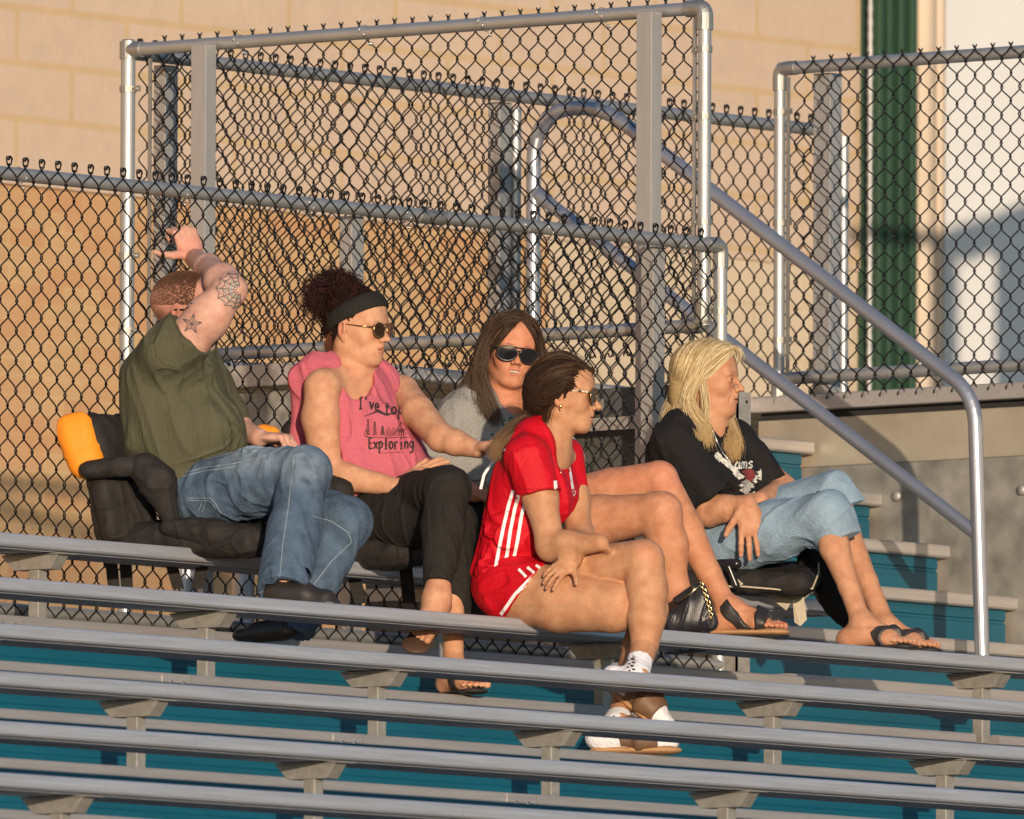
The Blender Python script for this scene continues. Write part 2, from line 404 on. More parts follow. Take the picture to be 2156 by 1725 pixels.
zb1 = P(1900, 862, 'x', XW)[2]; zb2 = P(1900, 915, 'x', XW)[2]
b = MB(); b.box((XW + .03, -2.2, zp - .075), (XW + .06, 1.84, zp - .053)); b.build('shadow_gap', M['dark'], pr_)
b = MB(); b.box((XW + .015, -2.2, zp - .235), (XW + .05, 1.84, zp - .076)); b.build('edge_beam', mat('beam_aluminium', (.50, .44, .34), .5, .45, noise=.25, nscale=6), pr_, bevel=.004)
b = MB(); b.box((XW, -2.2, -1.4), (XW + .03, 2.9, zp - .237)); wl = b.build('side_wall', M['galvwall'], pr_)
for px, py in ((1890, 1045), (2153, 1032), (1835, 1362)):
    q = P(px, py, 'x', XW); b = MB(); b.tube([(XW - .012, q[1], q[2]), (XW + .002, q[1], q[2])], [.016, .019], 12); b.build('bolt', M['galv'], wl, smooth=True)

# stairs
st = thing('aluminium_stairs', 'flight of aluminium steps with teal risers beside the steel wall', 'stairs', (XC, 1.57, .6))
for k in range(0, 8):
    q = P(1715.5 + 143 * k, 929.8 + 109.4 * k, 'x', XW)
    y, z = q[1], q[2]
    zn = z - .167
    b = MB(); b.prism([(p, z + c) for p, c in plank_profile(y, .27, .042)], 'x', XC + .1, XW - .002); tr = b.build('tread', M['foot'], st)
    b = MB(); yr = y + .03
    b.prism([(yr, z - .043), (yr, z - .075), (yr + .005, z - .078), (yr + .005, z - .086), (yr, z - .089), (yr, zn + .002), (yr + .008, zn + .002), (yr + .008, z - .043)], 'x', XC + .1, XW - .03)
    b.build('riser', M['teal'], st)
    b = MB()
    for xx in (XW - .12,): b.tube([(xx, yr - .006, zn + .012), (xx, yr + .002, zn + .012)], .006, 8)
    b.build('bolt', M['tie'], st, smooth=True)

# handrail
XH = 2.5
hr = thing('stair_handrail', 'bent aluminium pipe handrail descending the stairs with a lower parallel rail', 'handrail', P(1120, 640, 'x', XH))
def bend(pts, rad, n=8):
    pts = [np.asarray(p, float) for p in pts]; out = [pts[0]]
    for i in range(1, len(pts) - 1):
        a = pts[i - 1] - pts[i]; c = pts[i + 1] - pts[i]; a /= np.linalg.norm(a); c /= np.linalg.norm(c)
        r = rad[i - 1]
        for t in np.linspace(0, 1, n): out.append(pts[i] + (1 - t) ** 2 * a * r + t ** 2 * c * r)
    out.append(pts[-1]); return np.array(out)
hp = [P(1121, 760, 'x', XH), P(1124, 232, 'x', XH), P(1270, 226, 'x', XH), P(2052, 832, 'x', XH), P(2069, 1420, 'x', XH)]
b = MB(); b.tube(bend(hp, [.17, .10, .10]), .0235, 20); b.build('upper_rail', M['rail'], hr, smooth='auto')
b = MB(); b.tube([P(1123, 403, 'x', XH), P(2058, 1126, 'x', XH)], .0215, 20); b.build('lower_rail', M['rail'], hr, smooth='auto')
# galvanised upright beside the stairs
q = P(1568, 826, 'y', .43); gp = thing('steel_upright', 'short galvanised steel upright beside the blonde woman', 'post', (q[0], .43, -.6))
b = MB(); b.box((q[0] - .035, .43, -.62), (q[0] + .03, .436, q[2])); b.box((q[0] - .035, .43, -.62), (q[0] - .029, .48, q[2])); b.build('angle', M['galv'], gp)
for dz in (.03, .10, .17, .24):
    b = MB(); b.tube([(q[0] + .008, .427, q[2] - dz), (q[0] + .008, .4299, q[2] - dz)], .005, 10); b.build('bolt_hole', M['dark'], gp)
# supports under the walkway, seen through the fence
for px, lab in ((392, 'galvanised support column behind the fence, left one under the top bench'), (512, 'galvanised support column behind the fence, right one under the top bench')):
    q = P(px, 1220, 'y', 1.6); b = MB(); b.tube([(q[0], 1.6, -5.6), (q[0], 1.6, .2)], .036, 18)
    tag(b.build('support_column', M['rail'], None, smooth='auto', org=(q[0], 1.6, -5.6)), lab, 'column', 'support columns under the walkway')
uf = thing('understructure', 'galvanised framing and a panel coloured dark for shade under the walkway behind the lower fence', 'steel framing', (1.5, 1.6, .5))
b = MB()
b.box((XC + .05, .6, -1.2), (XC + .09, 1.9, .70)); b.build('shade_panel', mat('shaded_sheet', (.10, .10, .095), .6, .3, noise=.3, nscale=8), uf)  # panel's dark colour stands for the shade under the walkway
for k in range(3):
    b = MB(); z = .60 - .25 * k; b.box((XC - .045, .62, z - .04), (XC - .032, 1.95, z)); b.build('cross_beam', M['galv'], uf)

# ------------------------------------------------------------------ building behind
YBW = 9.0
def brickmat(name, c1, c2, mort, bw, bh, ms, bump, spots=None, off=.5):
    m = bpy.data.materials.new(name); m.use_nodes = True; t = m.node_tree; N = t.nodes; L = t.links; b = N['Principled BSDF']
    b.inputs['Roughness'].default_value = .9; b.inputs['Specular IOR Level'].default_value = .2
    tc = N.new('ShaderNodeTexCoord'); sx = N.new('ShaderNodeSeparateXYZ'); cx = N.new('ShaderNodeCombineXYZ')
    L.new(tc.outputs['Object'], sx.inputs[0]); L.new(sx.outputs['X'], cx.inputs['X']); L.new(sx.outputs['Z'], cx.inputs['Y'])
    br = N.new('ShaderNodeTexBrick'); br.offset = off; br.inputs['Scale'].default_value = 1; br.inputs['Brick Width'].default_value = bw; br.inputs['Row Height'].default_value = bh
    br.inputs['Mortar Size'].default_value = ms; br.inputs['Mortar Smooth'].default_value = .3
    br.inputs['Color1'].default_value = (*c1, 1); br.inputs['Color2'].default_value = (*c2, 1); br.inputs['Mortar'].default_value = (*mort, 1)
    L.new(cx.outputs[0], br.inputs['Vector'])
    nz = N.new('ShaderNodeTexNoise'); nz.inputs['Scale'].default_value = 9; nz.inputs['Detail'].default_value = 6; L.new(tc.outputs['Object'], nz.inputs['Vector'])
    mr = N.new('ShaderNodeMapRange'); mr.inputs[1].default_value = .3; mr.inputs[2].default_value = .7; mr.inputs[3].default_value = .95; mr.inputs[4].default_value = 1.04; L.new(nz.outputs['Fac'], mr.inputs[0])
    mu = N.new('ShaderNodeMix'); mu.data_type = 'RGBA'; mu.blend_type = 'MULTIPLY'; mu.inputs['Factor'].default_value = 1
    cc = N.new('ShaderNodeCombineColor')
    for i in range(3): L.new(mr.outputs[0], cc.inputs[i])
    L.new(br.outputs['Color'], mu.inputs['A']); L.new(cc.outputs[0], mu.inputs['B']); out = mu.outputs['Result']
    if spots:
        b2 = N.new('ShaderNodeTexBrick'); b2.offset = off; b2.inputs['Scale'].default_value = 1; b2.inputs['Brick Width'].default_value = bw; b2.inputs['Row Height'].default_value = bh; b2.inputs['Mortar Size'].default_value = 0
        b2.inputs['Bias'].default_value = -.35
        b2.inputs['Color1'].default_value = (0, 0, 0, 1); b2.inputs['Color2'].default_value = (1, 1, 1, 1); L.new(cx.outputs[0], b2.inputs['Vector'])
        ms_ = N.new('ShaderNodeMix'); ms_.data_type = 'RGBA'; ms_.inputs['B'].default_value = (*spots, 1)
        L.new(b2.outputs['Color'], ms_.inputs['Factor']); L.new(out, ms_.inputs['A']); out = ms_.outputs['Result']
    L.new(out, b.inputs['Base Color'])
    n2 = N.new('ShaderNodeTexNoise'); n2.inputs['Scale'].default_value = 30; n2.inputs['Detail'].default_value = 6; L.new(tc.outputs['Object'], n2.inputs['Vector'])
    bp = N.new('ShaderNodeBump'); bp.inputs['Strength'].default_value = bump; bp.inputs['Distance'].default_value = .012
    L.new(n2.outputs['Fac'], bp.inputs['Height']); L.new(bp.outputs[0], b.inputs['Normal'])
    return m
bd = thing('school_building', 'long tan block building with brick base and green framed doorway', 'building', (0, YBW, -5.6))
zsp = P(0, 385, 'y', YBW)[2]
xR = P(1811, 300, 'y', YBW)[0]; xB = P(1162, 500, 'y', YBW)[0]
xD0 = P(1912, 300, 'y', YBW)[0]; xD1 = P(1970, 300, 'y', YBW)[0]
b = MB(); b.box((-30, YBW, zsp), (xR, YBW + .3, 6)); b.build('block_wall', brickmat('split_face_block', (.505, .385, .295), (.53, .405, .31), (.50, .36, .215), .61, .203, .016, .22), bd)
b = MB(); b.box((-30, YBW + .02, -5.6), (xB, YBW + .32, zsp - .002)); b.build('brick_base', brickmat('tan_brick', (.47, .295, .15), (.50, .335, .185), (.50, .34, .18), .203, .068, .008, .1, spots=(.45, .215, .10)), bd)
b = MB(); b.box((xB + .004, YBW + .01, -5.6), (xR, YBW + .31, zsp - .002)); b.build('lower_wall', brickmat('pale_block', (.52, .42, .30), (.55, .445, .325), (.5, .40, .27), .61, .203, .008, .1), bd)
GR = mat('green_paint', (.020, .060, .032), .6, noise=.15, nscale=3)
b = MB(); b.box((xR + .002, YBW - .02, -5.6), (xD0, YBW + .25, 6)); gc = b.build('green_column', GR, bd, bevel=.01)
for fx in (.16, .36, .60, .84):
    xx = xR + (xD0 - xR) * fx; b = MB(); b.box((xx - .015, YBW - .07, -5.6), (xx + .02, YBW - .022, 6)); b.build('column_rib', GR, gc, bevel=.01)
xx = P(1832, 300, 'y', YBW - .1)[0]; b = MB(); zz = np.linspace(-5.6, 6, 700); b.tube(np.stack([xx + 0 * zz, YBW - .10 + 0 * zz, zz], 1), .010 + .002 * np.sin(zz * 260), 8); b.build('conduit', M['channel'], gc, smooth=True)
for q, rr_ in ((xD0 + (xD1 - xD0) * .3, .05), (xD0 + (xD1 - xD0) * .9, .025)):
    b = MB(); b.tube([(q, YBW - .03, -5.6), (q, YBW - .03, 6)], rr_, 16); b.build('downpipe', mat('tan_paint', (.55, .44, .33), .4, noise=.2, nscale=2), bd, smooth='auto')
b = MB(); b.box((xD0 + .002, YBW + .03, -5.6), (xD1, YBW + .3, 6)); b.build('jamb', mat('jamb_paint', (.50, .40, .30), .6, noise=.15, nscale=4), bd)
b = MB(); b.box((xD1 + .002, YBW + .04, -5.6), (14, YBW + .3, 6)); b.build('white_panel', mat('white_panel_paint', (.72, .71, .69), .6, noise=.05, nscale=3), bd)

def PX(px, y, z):
    """world point at height z and depth y that falls in the given pixel column"""
    x0 = 0.0
    for _ in range(6):
        q = np.array([x0, y, z]) - CAM; c = 1078 + FPX * (q @ Rv) / (q @ Dv); x0 += (px - c) / (FPX / (q @ Dv) * Rv[0])
    return np.array([x0, y, z])

UPW = np.array([Rv[2], Uv[2], -Dv[2]])
# added, unseen shed beyond the right edge, cut to the white panel's shadow shape
sh_ = thing('shadow_occluder', 'added unseen shed beyond the right edge, throwing its shadow on the white panel', 'occluder', (8, 3, -.5))
def cast(px, py, y=3.0):
    q = P(px, py, 'y', YBW); return q + sd * ((YBW - y) / -sd[1])
top = [cast(1800, 486), cast(1985, 500), cast(2040, 474), cast(2100, 458), cast(2170, 425), cast(2260, 395)]
inn = [cast(1800, 512), cast(1990, 545), cast(2022, 560), cast(2112, 520), cast(2125, 530)]
b = MB(); y0, y1 = 3.0, 3.06
def slab(poly):
    v = [(p[0], y0, p[2]) for p in poly] + [(p[0] + .0, y1, p[2]) for p in poly]; n = len(poly)
    b.add(v, [tuple(range(n))[::-1], tuple(range(n, 2 * n))] + [(i, (i + 1) % n, n + (i + 1) % n, n + i) for i in range(n)])
slab([cast(1800, 486), cast(1985, 500), cast(1985, 530), cast(1800, 512)]); slab([cast(1986, 500), cast(2040, 474), cast(2040, 548), cast(1986, 532)])
slab([cast(2041, 474), cast(2100, 458), cast(2100, 525), cast(2041, 548)]); slab([cast(2101, 458), cast(2260, 395), cast(2260, 520), cast(2101, 523)])
slab([cast(1976, 520), cast(2022, 548), cast(2022, 1000), cast(1976, 1000)]); slab([cast(2118, 523), cast(2260, 520), cast(2260, 1000), cast(2118, 1000)])
b.build('panel', M['galvwall'], sh_)

# ================================================================== figures: implicit surfaces meshed as one skin
TAB = np.random.default_rng(3).random((64, 64, 64)).astype(np.float32)
def vnoise(p):
    i = np.floor(p).astype(np.int32); f = (p - i).astype(np.float32); f = f * f * (3 - 2 * f); i &= 63; j = (i + 1) & 63
    x0, y0, z0 = i.T; x1, y1, z1 = j.T; fx, fy, fz = f.T
    a = TAB[x0, y0, z0] * (1 - fx) + TAB[x1, y0, z0] * fx; b = TAB[x0, y1, z0] * (1 - fx) + TAB[x1, y1, z0] * fx
    c = TAB[x0, y0, z1] * (1 - fx) + TAB[x1, y0, z1] * fx; d = TAB[x0, y1, z1] * (1 - fx) + TAB[x1, y1, z1] * fx
    return (a * (1 - fy) + b * fy) * (1 - fz) + (c * (1 - fy) + d * fy) * fz - .5
def nrm(v): v = np.asarray(v, float); return v / (np.linalg.norm(v) + 1e-12)

class G:
    """list of blended primitives"""
    def __init__(s): s.ops = []; s.paint = []
    def cone(s, a, b, ra, rb, k=.02, sub=False, sq=None, clip=None):
        s.ops.append(('cone', np.array(a, float), np.array(b, float), ra, rb, k, sub, sq, clip)); return s
    def chain(s, pts, rs, k=.02, **kw):
        for i in range(len(pts) - 1): s.cone(pts[i], pts[i + 1], rs[i], rs[i + 1], k, **kw)
        return s
    def ell(s, c, r, k=.02, sub=False, B=None, clip=None):
        B = np.eye(3) if B is None else np.asarray(B, float)
        s.ops.append(('ell', np.array(c, float), np.array(r, float), B, k, sub, clip)); return s
    def blob(s, c, r, col, st=1.0, B=None):
        s.paint.append((np.array(c, float), np.array(r, float) * np.ones(3), np.array(col, float), st, np.eye(3) if B is None else B)); return s

def field(ops, lo, hi, h):
    n = np.maximum(4, np.ceil((hi - lo) / h).astype(int) + 1)
    F = np.full(n, 1.0, np.float32)
    ax = [(lo[i] + h * np.arange(n[i])).astype(np.float32) for i in range(3)]
    for op in ops:
        if op[0] == 'cone':
            _, a, b, ra, rb, k, sub, sq, clip = op; R = max(ra, rb); mn = np.minimum(a, b) - R; mx = np.maximum(a, b) + R
            if sq is not None: mn -= R * .6; mx += R * .6
        else:
            _, c, r, B, k, sub, clip = op; R = r.max(); mn = c - R; mx = c + R
        pad = k + 3 * h
        i0 = np.clip(np.floor((mn - pad - lo) / h).astype(int), 0, n); i1 = np.clip(np.ceil((mx + pad - lo) / h).astype(int) + 1, 0, n)
        if (i1 <= i0).any(): continue
        sl = tuple(slice(i0[i], i1[i]) for i in range(3))
        x = ax[0][sl[0]][:, None, None]; y = ax[1][sl[1]][None, :, None]; z = ax[2][sl[2]][None, None, :]
        if op[0] == 'cone':
            px, py, pz = x - a[0], y - a[1], z - a[2]
            d_ = b - a
            if sq is not None:    # flatten across an axis
                q, fac = np.asarray(sq[0], float), sq[1]
                dt = (px * q[0] + py * q[1] + pz * q[2]) * (fac - 1)
                px, py, pz = px + dt * q[0], py + dt * q[1], pz + dt * q[2]; d_ = d_ + q * (d_ @ q) * (fac - 1)
            L2 = float(d_ @ d_) + 1e-12
            t = np.clip((px * d_[0] + py * d_[1] + pz * d_[2]) / L2, 0, 1)
            dd = np.sqrt((px - t * d_[0]) ** 2 + (py - t * d_[1]) ** 2 + (pz - t * d_[2]) ** 2) - (ra + (rb - ra) * t)
            if sq is not None: dd = dd / max(1.0, fac)
        else:
            px, py, pz = x - c[0], y - c[1], z - c[2]
            qx = (px * B[0, 0] + py * B[0, 1] + pz * B[0, 2]); qy = (px * B[1, 0] + py * B[1, 1] + pz * B[1, 2]); qz = (px * B[2, 0] + py * B[2, 1] + pz * B[2, 2])
            k0 = np.sqrt((qx / r[0]) ** 2 + (qy / r[1]) ** 2 + (qz / r[2]) ** 2)
            k1 = np.sqrt((qx / r[0] ** 2) ** 2 + (qy / r[1] ** 2) ** 2 + (qz / r[2] ** 2) ** 2)
            dd = k0 * (k0 - 1) / (k1 + 1e-9)
        if clip:
            for (cp, cn) in clip: dd = np.maximum(dd, (x - cp[0]) * cn[0] + (y - cp[1]) * cn[1] + (z - cp[2]) * cn[2])
        A = F[sl]; dd = dd.astype(np.float32)
        if sub:
            e = -dd; hh = np.maximum(k - np.abs(A - e), 0) / max(k, 1e-6); F[sl] = np.maximum(A, e) + hh * hh * k * .25
        else:
            hh = np.maximum(k - np.abs(A - dd), 0) / max(k, 1e-6); F[sl] = np.minimum(A, dd) - hh * hh * k * .25
    return F

CORN = np.array([(i, j, k) for i in (0, 1) for j in (0, 1) for k in (0, 1)])
EDG = [(a, b) for a in range(8) for b in range(a + 1, 8) if np.abs(CORN[a] - CORN[b]).sum() == 1]
def nets(F, lo, h):
    S = F < 0; n = np.array(F.shape)
    c = np.zeros(n - 1, np.uint8)
    for i, j, k in CORN: c += S[i:n[0] - 1 + i, j:n[1] - 1 + j, k:n[2] - 1 + k]
    mix = (c > 0) & (c < 8); idx = np.argwhere(mix)
    if not len(idx): return np.zeros((0, 3)), np.zeros((0, 4), int)
    ids = np.full(n - 1, -1, np.int32); ids[mix] = np.arange(len(idx))
    val = [F[idx[:, 0] + i, idx[:, 1] + j, idx[:, 2] + k] for i, j, k in CORN]
    acc = np.zeros((len(idx), 3)); cnt = np.zeros(len(idx))
    for a, b in EDG:
        fa, fb = val[a], val[b]; cr = (fa < 0) != (fb < 0)
        t = np.where(cr, fa / np.where(cr, fa - fb, 1), 0)
        acc += np.where(cr[:, None], CORN[a] + t[:, None] * (CORN[b] - CORN[a]), 0); cnt += cr
    V = lo + h * (idx + acc / cnt[:, None])
    Q = []
    for ax in range(3):
        o1, o2 = [(1, 2), (2, 0), (0, 1)][ax]
        sa = [slice(1, -1)] * 3; sa[ax] = slice(0, n[ax] - 1); sb = list(sa); sb[ax] = slice(1, n[ax])
        A, B = S[tuple(sa)], S[tuple(sb)]
        for flip, msk in ((0, A & ~B), (1, ~A & B)):
            e = np.argwhere(msk)
            if not len(e): continue
            off = np.ones(3, int); off[ax] = 0; e = e + off
            q = []
            for d1, d2 in ((-1, -1), (0, -1), (0, 0), (-1, 0)):
                g = e.copy(); g[:, o1] += d1; g[:, o2] += d2; q.append(ids[g[:, 0], g[:, 1], g[:, 2]])
            q = np.stack(q, 1); Q.append(q[:, ::-1] if flip else q)
    Q = np.concatenate(Q); Q = Q[(Q >= 0).all(1)]
    return V, Q

def clean(V, Q):
    used = np.zeros(len(V), bool); used[Q.ravel()] = True
    mp = np.cumsum(used) - 1
    return V[used], mp[Q]

def obox(ops, pad=.03):
    mn, mx = [], []
    for op in ops:
        if op[-3] if op[0] == 'cone' else op[5]: continue
        if op[0] == 'cone': R = max(op[3], op[4]) * (1.4 if op[7] is not None else 1); mn += [np.minimum(op[1], op[2]) - R]; mx += [np.maximum(op[1], op[2]) + R]
        else: mn.append(op[1] - op[2].max()); mx.append(op[1] + op[2].max())
    return np.min(mn, 0) - pad, np.max(mx, 0) + pad

def solid(g, h=.0035, fine=(), disp=None, box=None):
    """mesh the primitives; fine = [(lo, hi, h)] boxes meshed at a higher resolution in the same mesh"""
    lo, hi = box if box else obox([o for o in g.ops])
    def run(lo, hi, h):
        F = field(g.ops, lo, hi, h)
        if disp:
            m = np.abs(F) < .03; ii = np.argwhere(m); p = lo + ii * h; F[m] += disp(p).astype(np.float32)
        return nets(F, lo, h)
    V, Q = run(lo, hi, h); parts = []
    for (a, b, hf) in fine:
        a, b = np.asarray(a), np.asarray(b)
        ins = ((V > a + h * 2.2) & (V < b - h * 2.2)).all(1); Q = Q[~ins[Q].all(1)]
        parts.append(run(a, b, hf))
    V, Q = clean(V, Q)
    for v, q in parts: Q = np.concatenate([Q, q + len(V)]); V = np.concatenate([V, v])
    return V, Q

def fastmesh(name, V, Q, mat_, parent, col=None, smooth=True):
    me = bpy.data.meshes.new(name); nq, k = Q.shape
    V = V - np.array(parent.location) if parent is not None else V
    me.vertices.add(len(V)); me.vertices.foreach_set('co', V.astype(np.float32).ravel())
    me.loops.add(nq * k); me.loops.foreach_set('vertex_index', Q.astype(np.int32).ravel())
    me.polygons.add(nq); me.polygons.foreach_set('loop_start', np.arange(0, nq * k, k, dtype=np.int32))
    try: me.polygons.foreach_set('loop_total', np.full(nq, k, np.int32))
    except Exception: pass
    me.update(calc_edges=True)
    if col is not None:
        at = me.color_attributes.new('Col', 'FLOAT_COLOR', 'POINT')
        at.data.foreach_set('color', np.concatenate([col, np.ones((len(V), 1))], 1).astype(np.float32).ravel())
    if smooth: me.shade_smooth()
    me.materials.append(mat_)
    o = bpy.data.objects.new(name, me); COL.objects.link(o)
    if parent is not None: o.parent = parent
    return o

class Person:
    def __init__(s, px, py, y, label, base):
        s.O = P(px, py, 'y', y); s.px, s.py = px, py; s.S = FPX / float((s.O - CAM) @ Dv)
        s.root = thing('person', label, 'person', base)
        s.skin = G()
    def J(s, px, py, w=None, y=None, x=None):
        """local point (right, up, towards the lens) from a pixel and either w, a world y or a world x"""
        if w is None:
            q = P(px, py, 'y', y) if y is not None else P(px, py, 'x', x)
            q = q - s.O; return np.array([q @ Rv, q @ Uv, -(q @ Dv)])
        return np.array([(px - s.px) / s.S, (s.py - py) / s.S, w])
    def W(s, V): return s.O + V[:, :1] * Rv + V[:, 1:2] * Uv - V[:, 2:3] * Dv
    def Lc(s, p): q = np.asarray(p) - s.O; return np.array([q @ Rv, q @ Uv, -(q @ Dv)])
    def add(s, name, g, mat_, base=None, h=.0035, fine=(), disp=None, parent=None, colfn=None):
        V, Q = solid(g, h, fine, disp)
        col = None
        if base is not None:
            col = np.tile(np.array(base, float), (len(V), 1))
            for (c, r, cc, st, B) in g.paint:
                d = np.linalg.norm(((V - c) @ B.T) / r, axis=1); t = np.clip(1.6 * (1 - d), 0, 1); t = (t * t * (3 - 2 * t) * st)[:, None]; col = col * (1 - t) + cc * t
            if colfn: col = colfn(V, col)
        par = parent or s.root
        root_loc = np.array(s.root.location)
        o = fastmesh(name, s.W(V) - root_loc, Q, mat_, None, col); o.parent = par
        s.last = (V, Q); return o
    def mesh(s, name, mb, mat_, parent=None, smooth=True):
        """MB in local coordinates"""
        V = np.concatenate(mb.v); W_ = s.W(V) - np.array(s.root.location)
        m2 = MB(); m2.v = [W_]; m2.f = mb.f; m2.n = len(V); m2.c = [np.concatenate(mb.c)]
        o = m2.build(name, mat_, None, smooth=smooth); o.parent = parent or s.root; return o

FWD = np.array([.767, 0, .642]); LFT = np.array([.642, 0, -.767]); UP = np.array([0, 1., 0])
def frame(fwd, up=(0, 1, 0)):
    f = nrm(fwd); l = nrm(np.cross(up, f)); u = np.cross(f, l); return np.array([f, l, u])   # rows

def arm(g, sh, el, wr, r=(.05, .042, .036, .026), k=.03):
    sh, el, wr = map(np.asarray, (sh, el, wr))
    g.cone(sh, sh + (el - sh) * .45, r[0], r[0] * .93, k).cone(sh + (el - sh) * .45, el, r[0] * .93, r[1], k)
    d = wr - el
    g.cone(el, el + d * .25, r[1], r[1] * 1.04, k).cone(el + d * .25, el + d * .65, r[1] * 1.04, (r[2] + r[3]) / 2, k).cone(el + d * .65, wr, (r[2] + r[3]) / 2, r[3], k)

def hand(g, wr, fdir, pn, side=1, curl=(15, 20, 15), s=1.0, spread=1.0, thumb=(.55, .75, .25), tcurl=15, fc=None, nails=None, lens=(.070, .079, .073, .057)):
    """wrist, finger direction, palm normal; side=+1 puts the thumb towards cross(fdir, pn)"""
    f = nrm(fdir); p = nrm(np.asarray(pn) - f * (np.asarray(pn) @ f)); a = np.cross(f, p) * side
    wr = np.asarray(wr, float); tips = []
    B = np.array([f, a, p])
    g.ell(wr + f * .047 * s, (.056 * s, .040 * s, .0155 * s), .012, B=B)
    offs = [.030, .010, -.010, -.028]
    for i in range(4):
        kn = wr + f * (.088, .092, .088, .080)[i] * s + a * offs[i] * s
        g.cone(wr + f * .03 * s + a * offs[i] * .5 * s - p * .002, kn - p * .001, .012 * s, .0098 * s, .008)
        d = nrm(f + a * offs[i] * 4.5 * spread); cur = 0; q = kn
        cc = fc[i] if fc else curl
        rr = (.0092, .0083, .0076, .0066) if i < 3 else (.0082, .0073, .0067, .0058)
        for j, fr in enumerate((.46, .30, .24)):
            cur += math.radians(cc[j]); dd = d * math.cos(cur) + p * math.sin(cur)
            q2 = q + dd * lens[i] * fr * s; g.cone(q, q2, rr[j] * s, rr[j + 1] * s, .004); q = q2
        tips.append(q)
        nv = nrm(d * math.cos(cur + 1.57) + p * math.sin(cur + 1.57))
        g.blob(q - nv * .004 * s, .0068 * s, nails or (.62, .36, .28), .75)
        g.blob(kn - p * .009 * s, .008 * s, (.50, .22, .14), .35)
    t0 = wr + f * .022 * s + a * .024 * s; td = nrm(f * thumb[0] + a * thumb[1] + p * thumb[2])
    t1 = t0 + td * .040 * s; t2d = nrm(td + f * math.sin(math.radians(tcurl)) * 1.2); t2 = t1 + t2d * .032 * s; t3 = t2 + nrm(t2d + f * .25) * .024 * s
    g.cone(t0, t1, .0155 * s, .0115 * s, .012).cone(t1, t2, .0108 * s, .0098 * s, .005).cone(t2, t3, .0096 * s, .0075 * s, .004)
    g.blob(t3 - p * .003, .008 * s, nails or (.62, .36, .28), .6)
    return tips

def leg(g, hip, kn, an, r=(.085, .055, .052, .033), calf=None, k=.012):
    hip, kn, an = map(np.asarray, (hip, kn, an)); d = kn - hip
    g.cone(hip, hip + d * .5, r[0], (r[0] + r[1]) / 2 + .004, k).cone(hip + d * .5, kn, (r[0] + r[1]) / 2 + .004, r[1], k)
    e = an - kn; back = -nrm(np.cross(np.cross(d, e), e)) if np.linalg.norm(np.cross(d, e)) > 1e-5 else np.zeros(3)
    back = nrm(back) * (1 if back @ d < 0 else -1)
    g.cone(kn, kn + e * .28 + back * .012, r[1] * .93, r[2], k).cone(kn + e * .28 + back * .012, kn + e * .65 + back * .004, r[2], r[2] * .70, k).cone(kn + e * .65 + back * .004, an, r[2] * .70, r[3], k)

def foot(g, an, toe, up, L=.235, bare=True, wid=.044, nails=(.45, .05, .06), heel=.05):
    """ankle joint, direction of the toes, up normal of the sole"""
    an = np.asarray(an, float); up = np.asarray(up, float); n0 = len(g.ops)
    if abs(up[0]) + abs(up[2]) < 1e-9: up = UPW; toe = np.asarray(toe) - UPW * (np.asarray(toe) @ UPW)
    t = nrm(toe); u = nrm(up - t * (up @ t)); a = np.cross(u, t)
    base = an - u * .062
    g.ell(base - t * heel + u * .024, (.036, .030, .028), .02, B=np.array([t, a, u]))
    g.cone(an, base - t * heel * .7 + u * .03, .032, .028, .03)
    g.cone(an + t * .01, base + t * (L * .40) + u * .034, .033, .026, .03)
    g.cone(base - t * heel * .4 + u * .022, base + t * (L * .50) + u * .018, .024, .020, .03, sq=(a, .72))
    g.cone(base + t * L * .44 + u * .020 - a * .020, base + t * L * .47 + u * .019 + a * .020, .0185, .0195, .02)
    tips = []
    for i in range(5):
        o = (.030, .012, -.003, -.017, -.030)[i] * wid / .044; l = (.055, .052, .047, .040, .030)[i]; r = (.0125, .0088, .0083, .0080, .0076)[i]
        q0 = base + t * L * (.50, .50, .485, .465, .44)[i] + a * o + u * .015; q1 = q0 + t * l * .55 + u * .004; q2 = q0 + t * l - u * .003
        g.cone(q0, q1, r * 1.05, r, .006).cone(q1, q2, r, r * .95, .004); tips.append(q2)
        if nails: g.blob(q2 + u * r * .8, (r * .95,) * 3, nails, .9)
    if not hasattr(g, 'feet'): g.feet = {}
    g.feet[tuple(np.round(base, 4))] = g.ops[n0:]
    return base, t, a, u, tips

def strapband(A, name, ops, bands, grow, m_, parent=None, h=.0024):
    """straps hugging a foot: its primitives grown a little and cut to slabs; bands = [(point, normal, half width, extra clips)]"""
    s_ = G()
    for (pt, nn, hw, ex) in bands:
        nn = nrm(nn); cl = [(pt + nn * hw, nn), (pt - nn * hw, -nn)] + list(ex)
        for op in ops:
            if op[0] == 'cone': s_.ops.append(op[:3] + (op[3] + grow, op[4] + grow, op[5], False, op[7], cl))
            else: s_.ops.append(('ell', op[1], op[2] + grow, op[3], op[4], False, cl))
    return A.add(name, s_, m_, None, h=h, parent=parent)

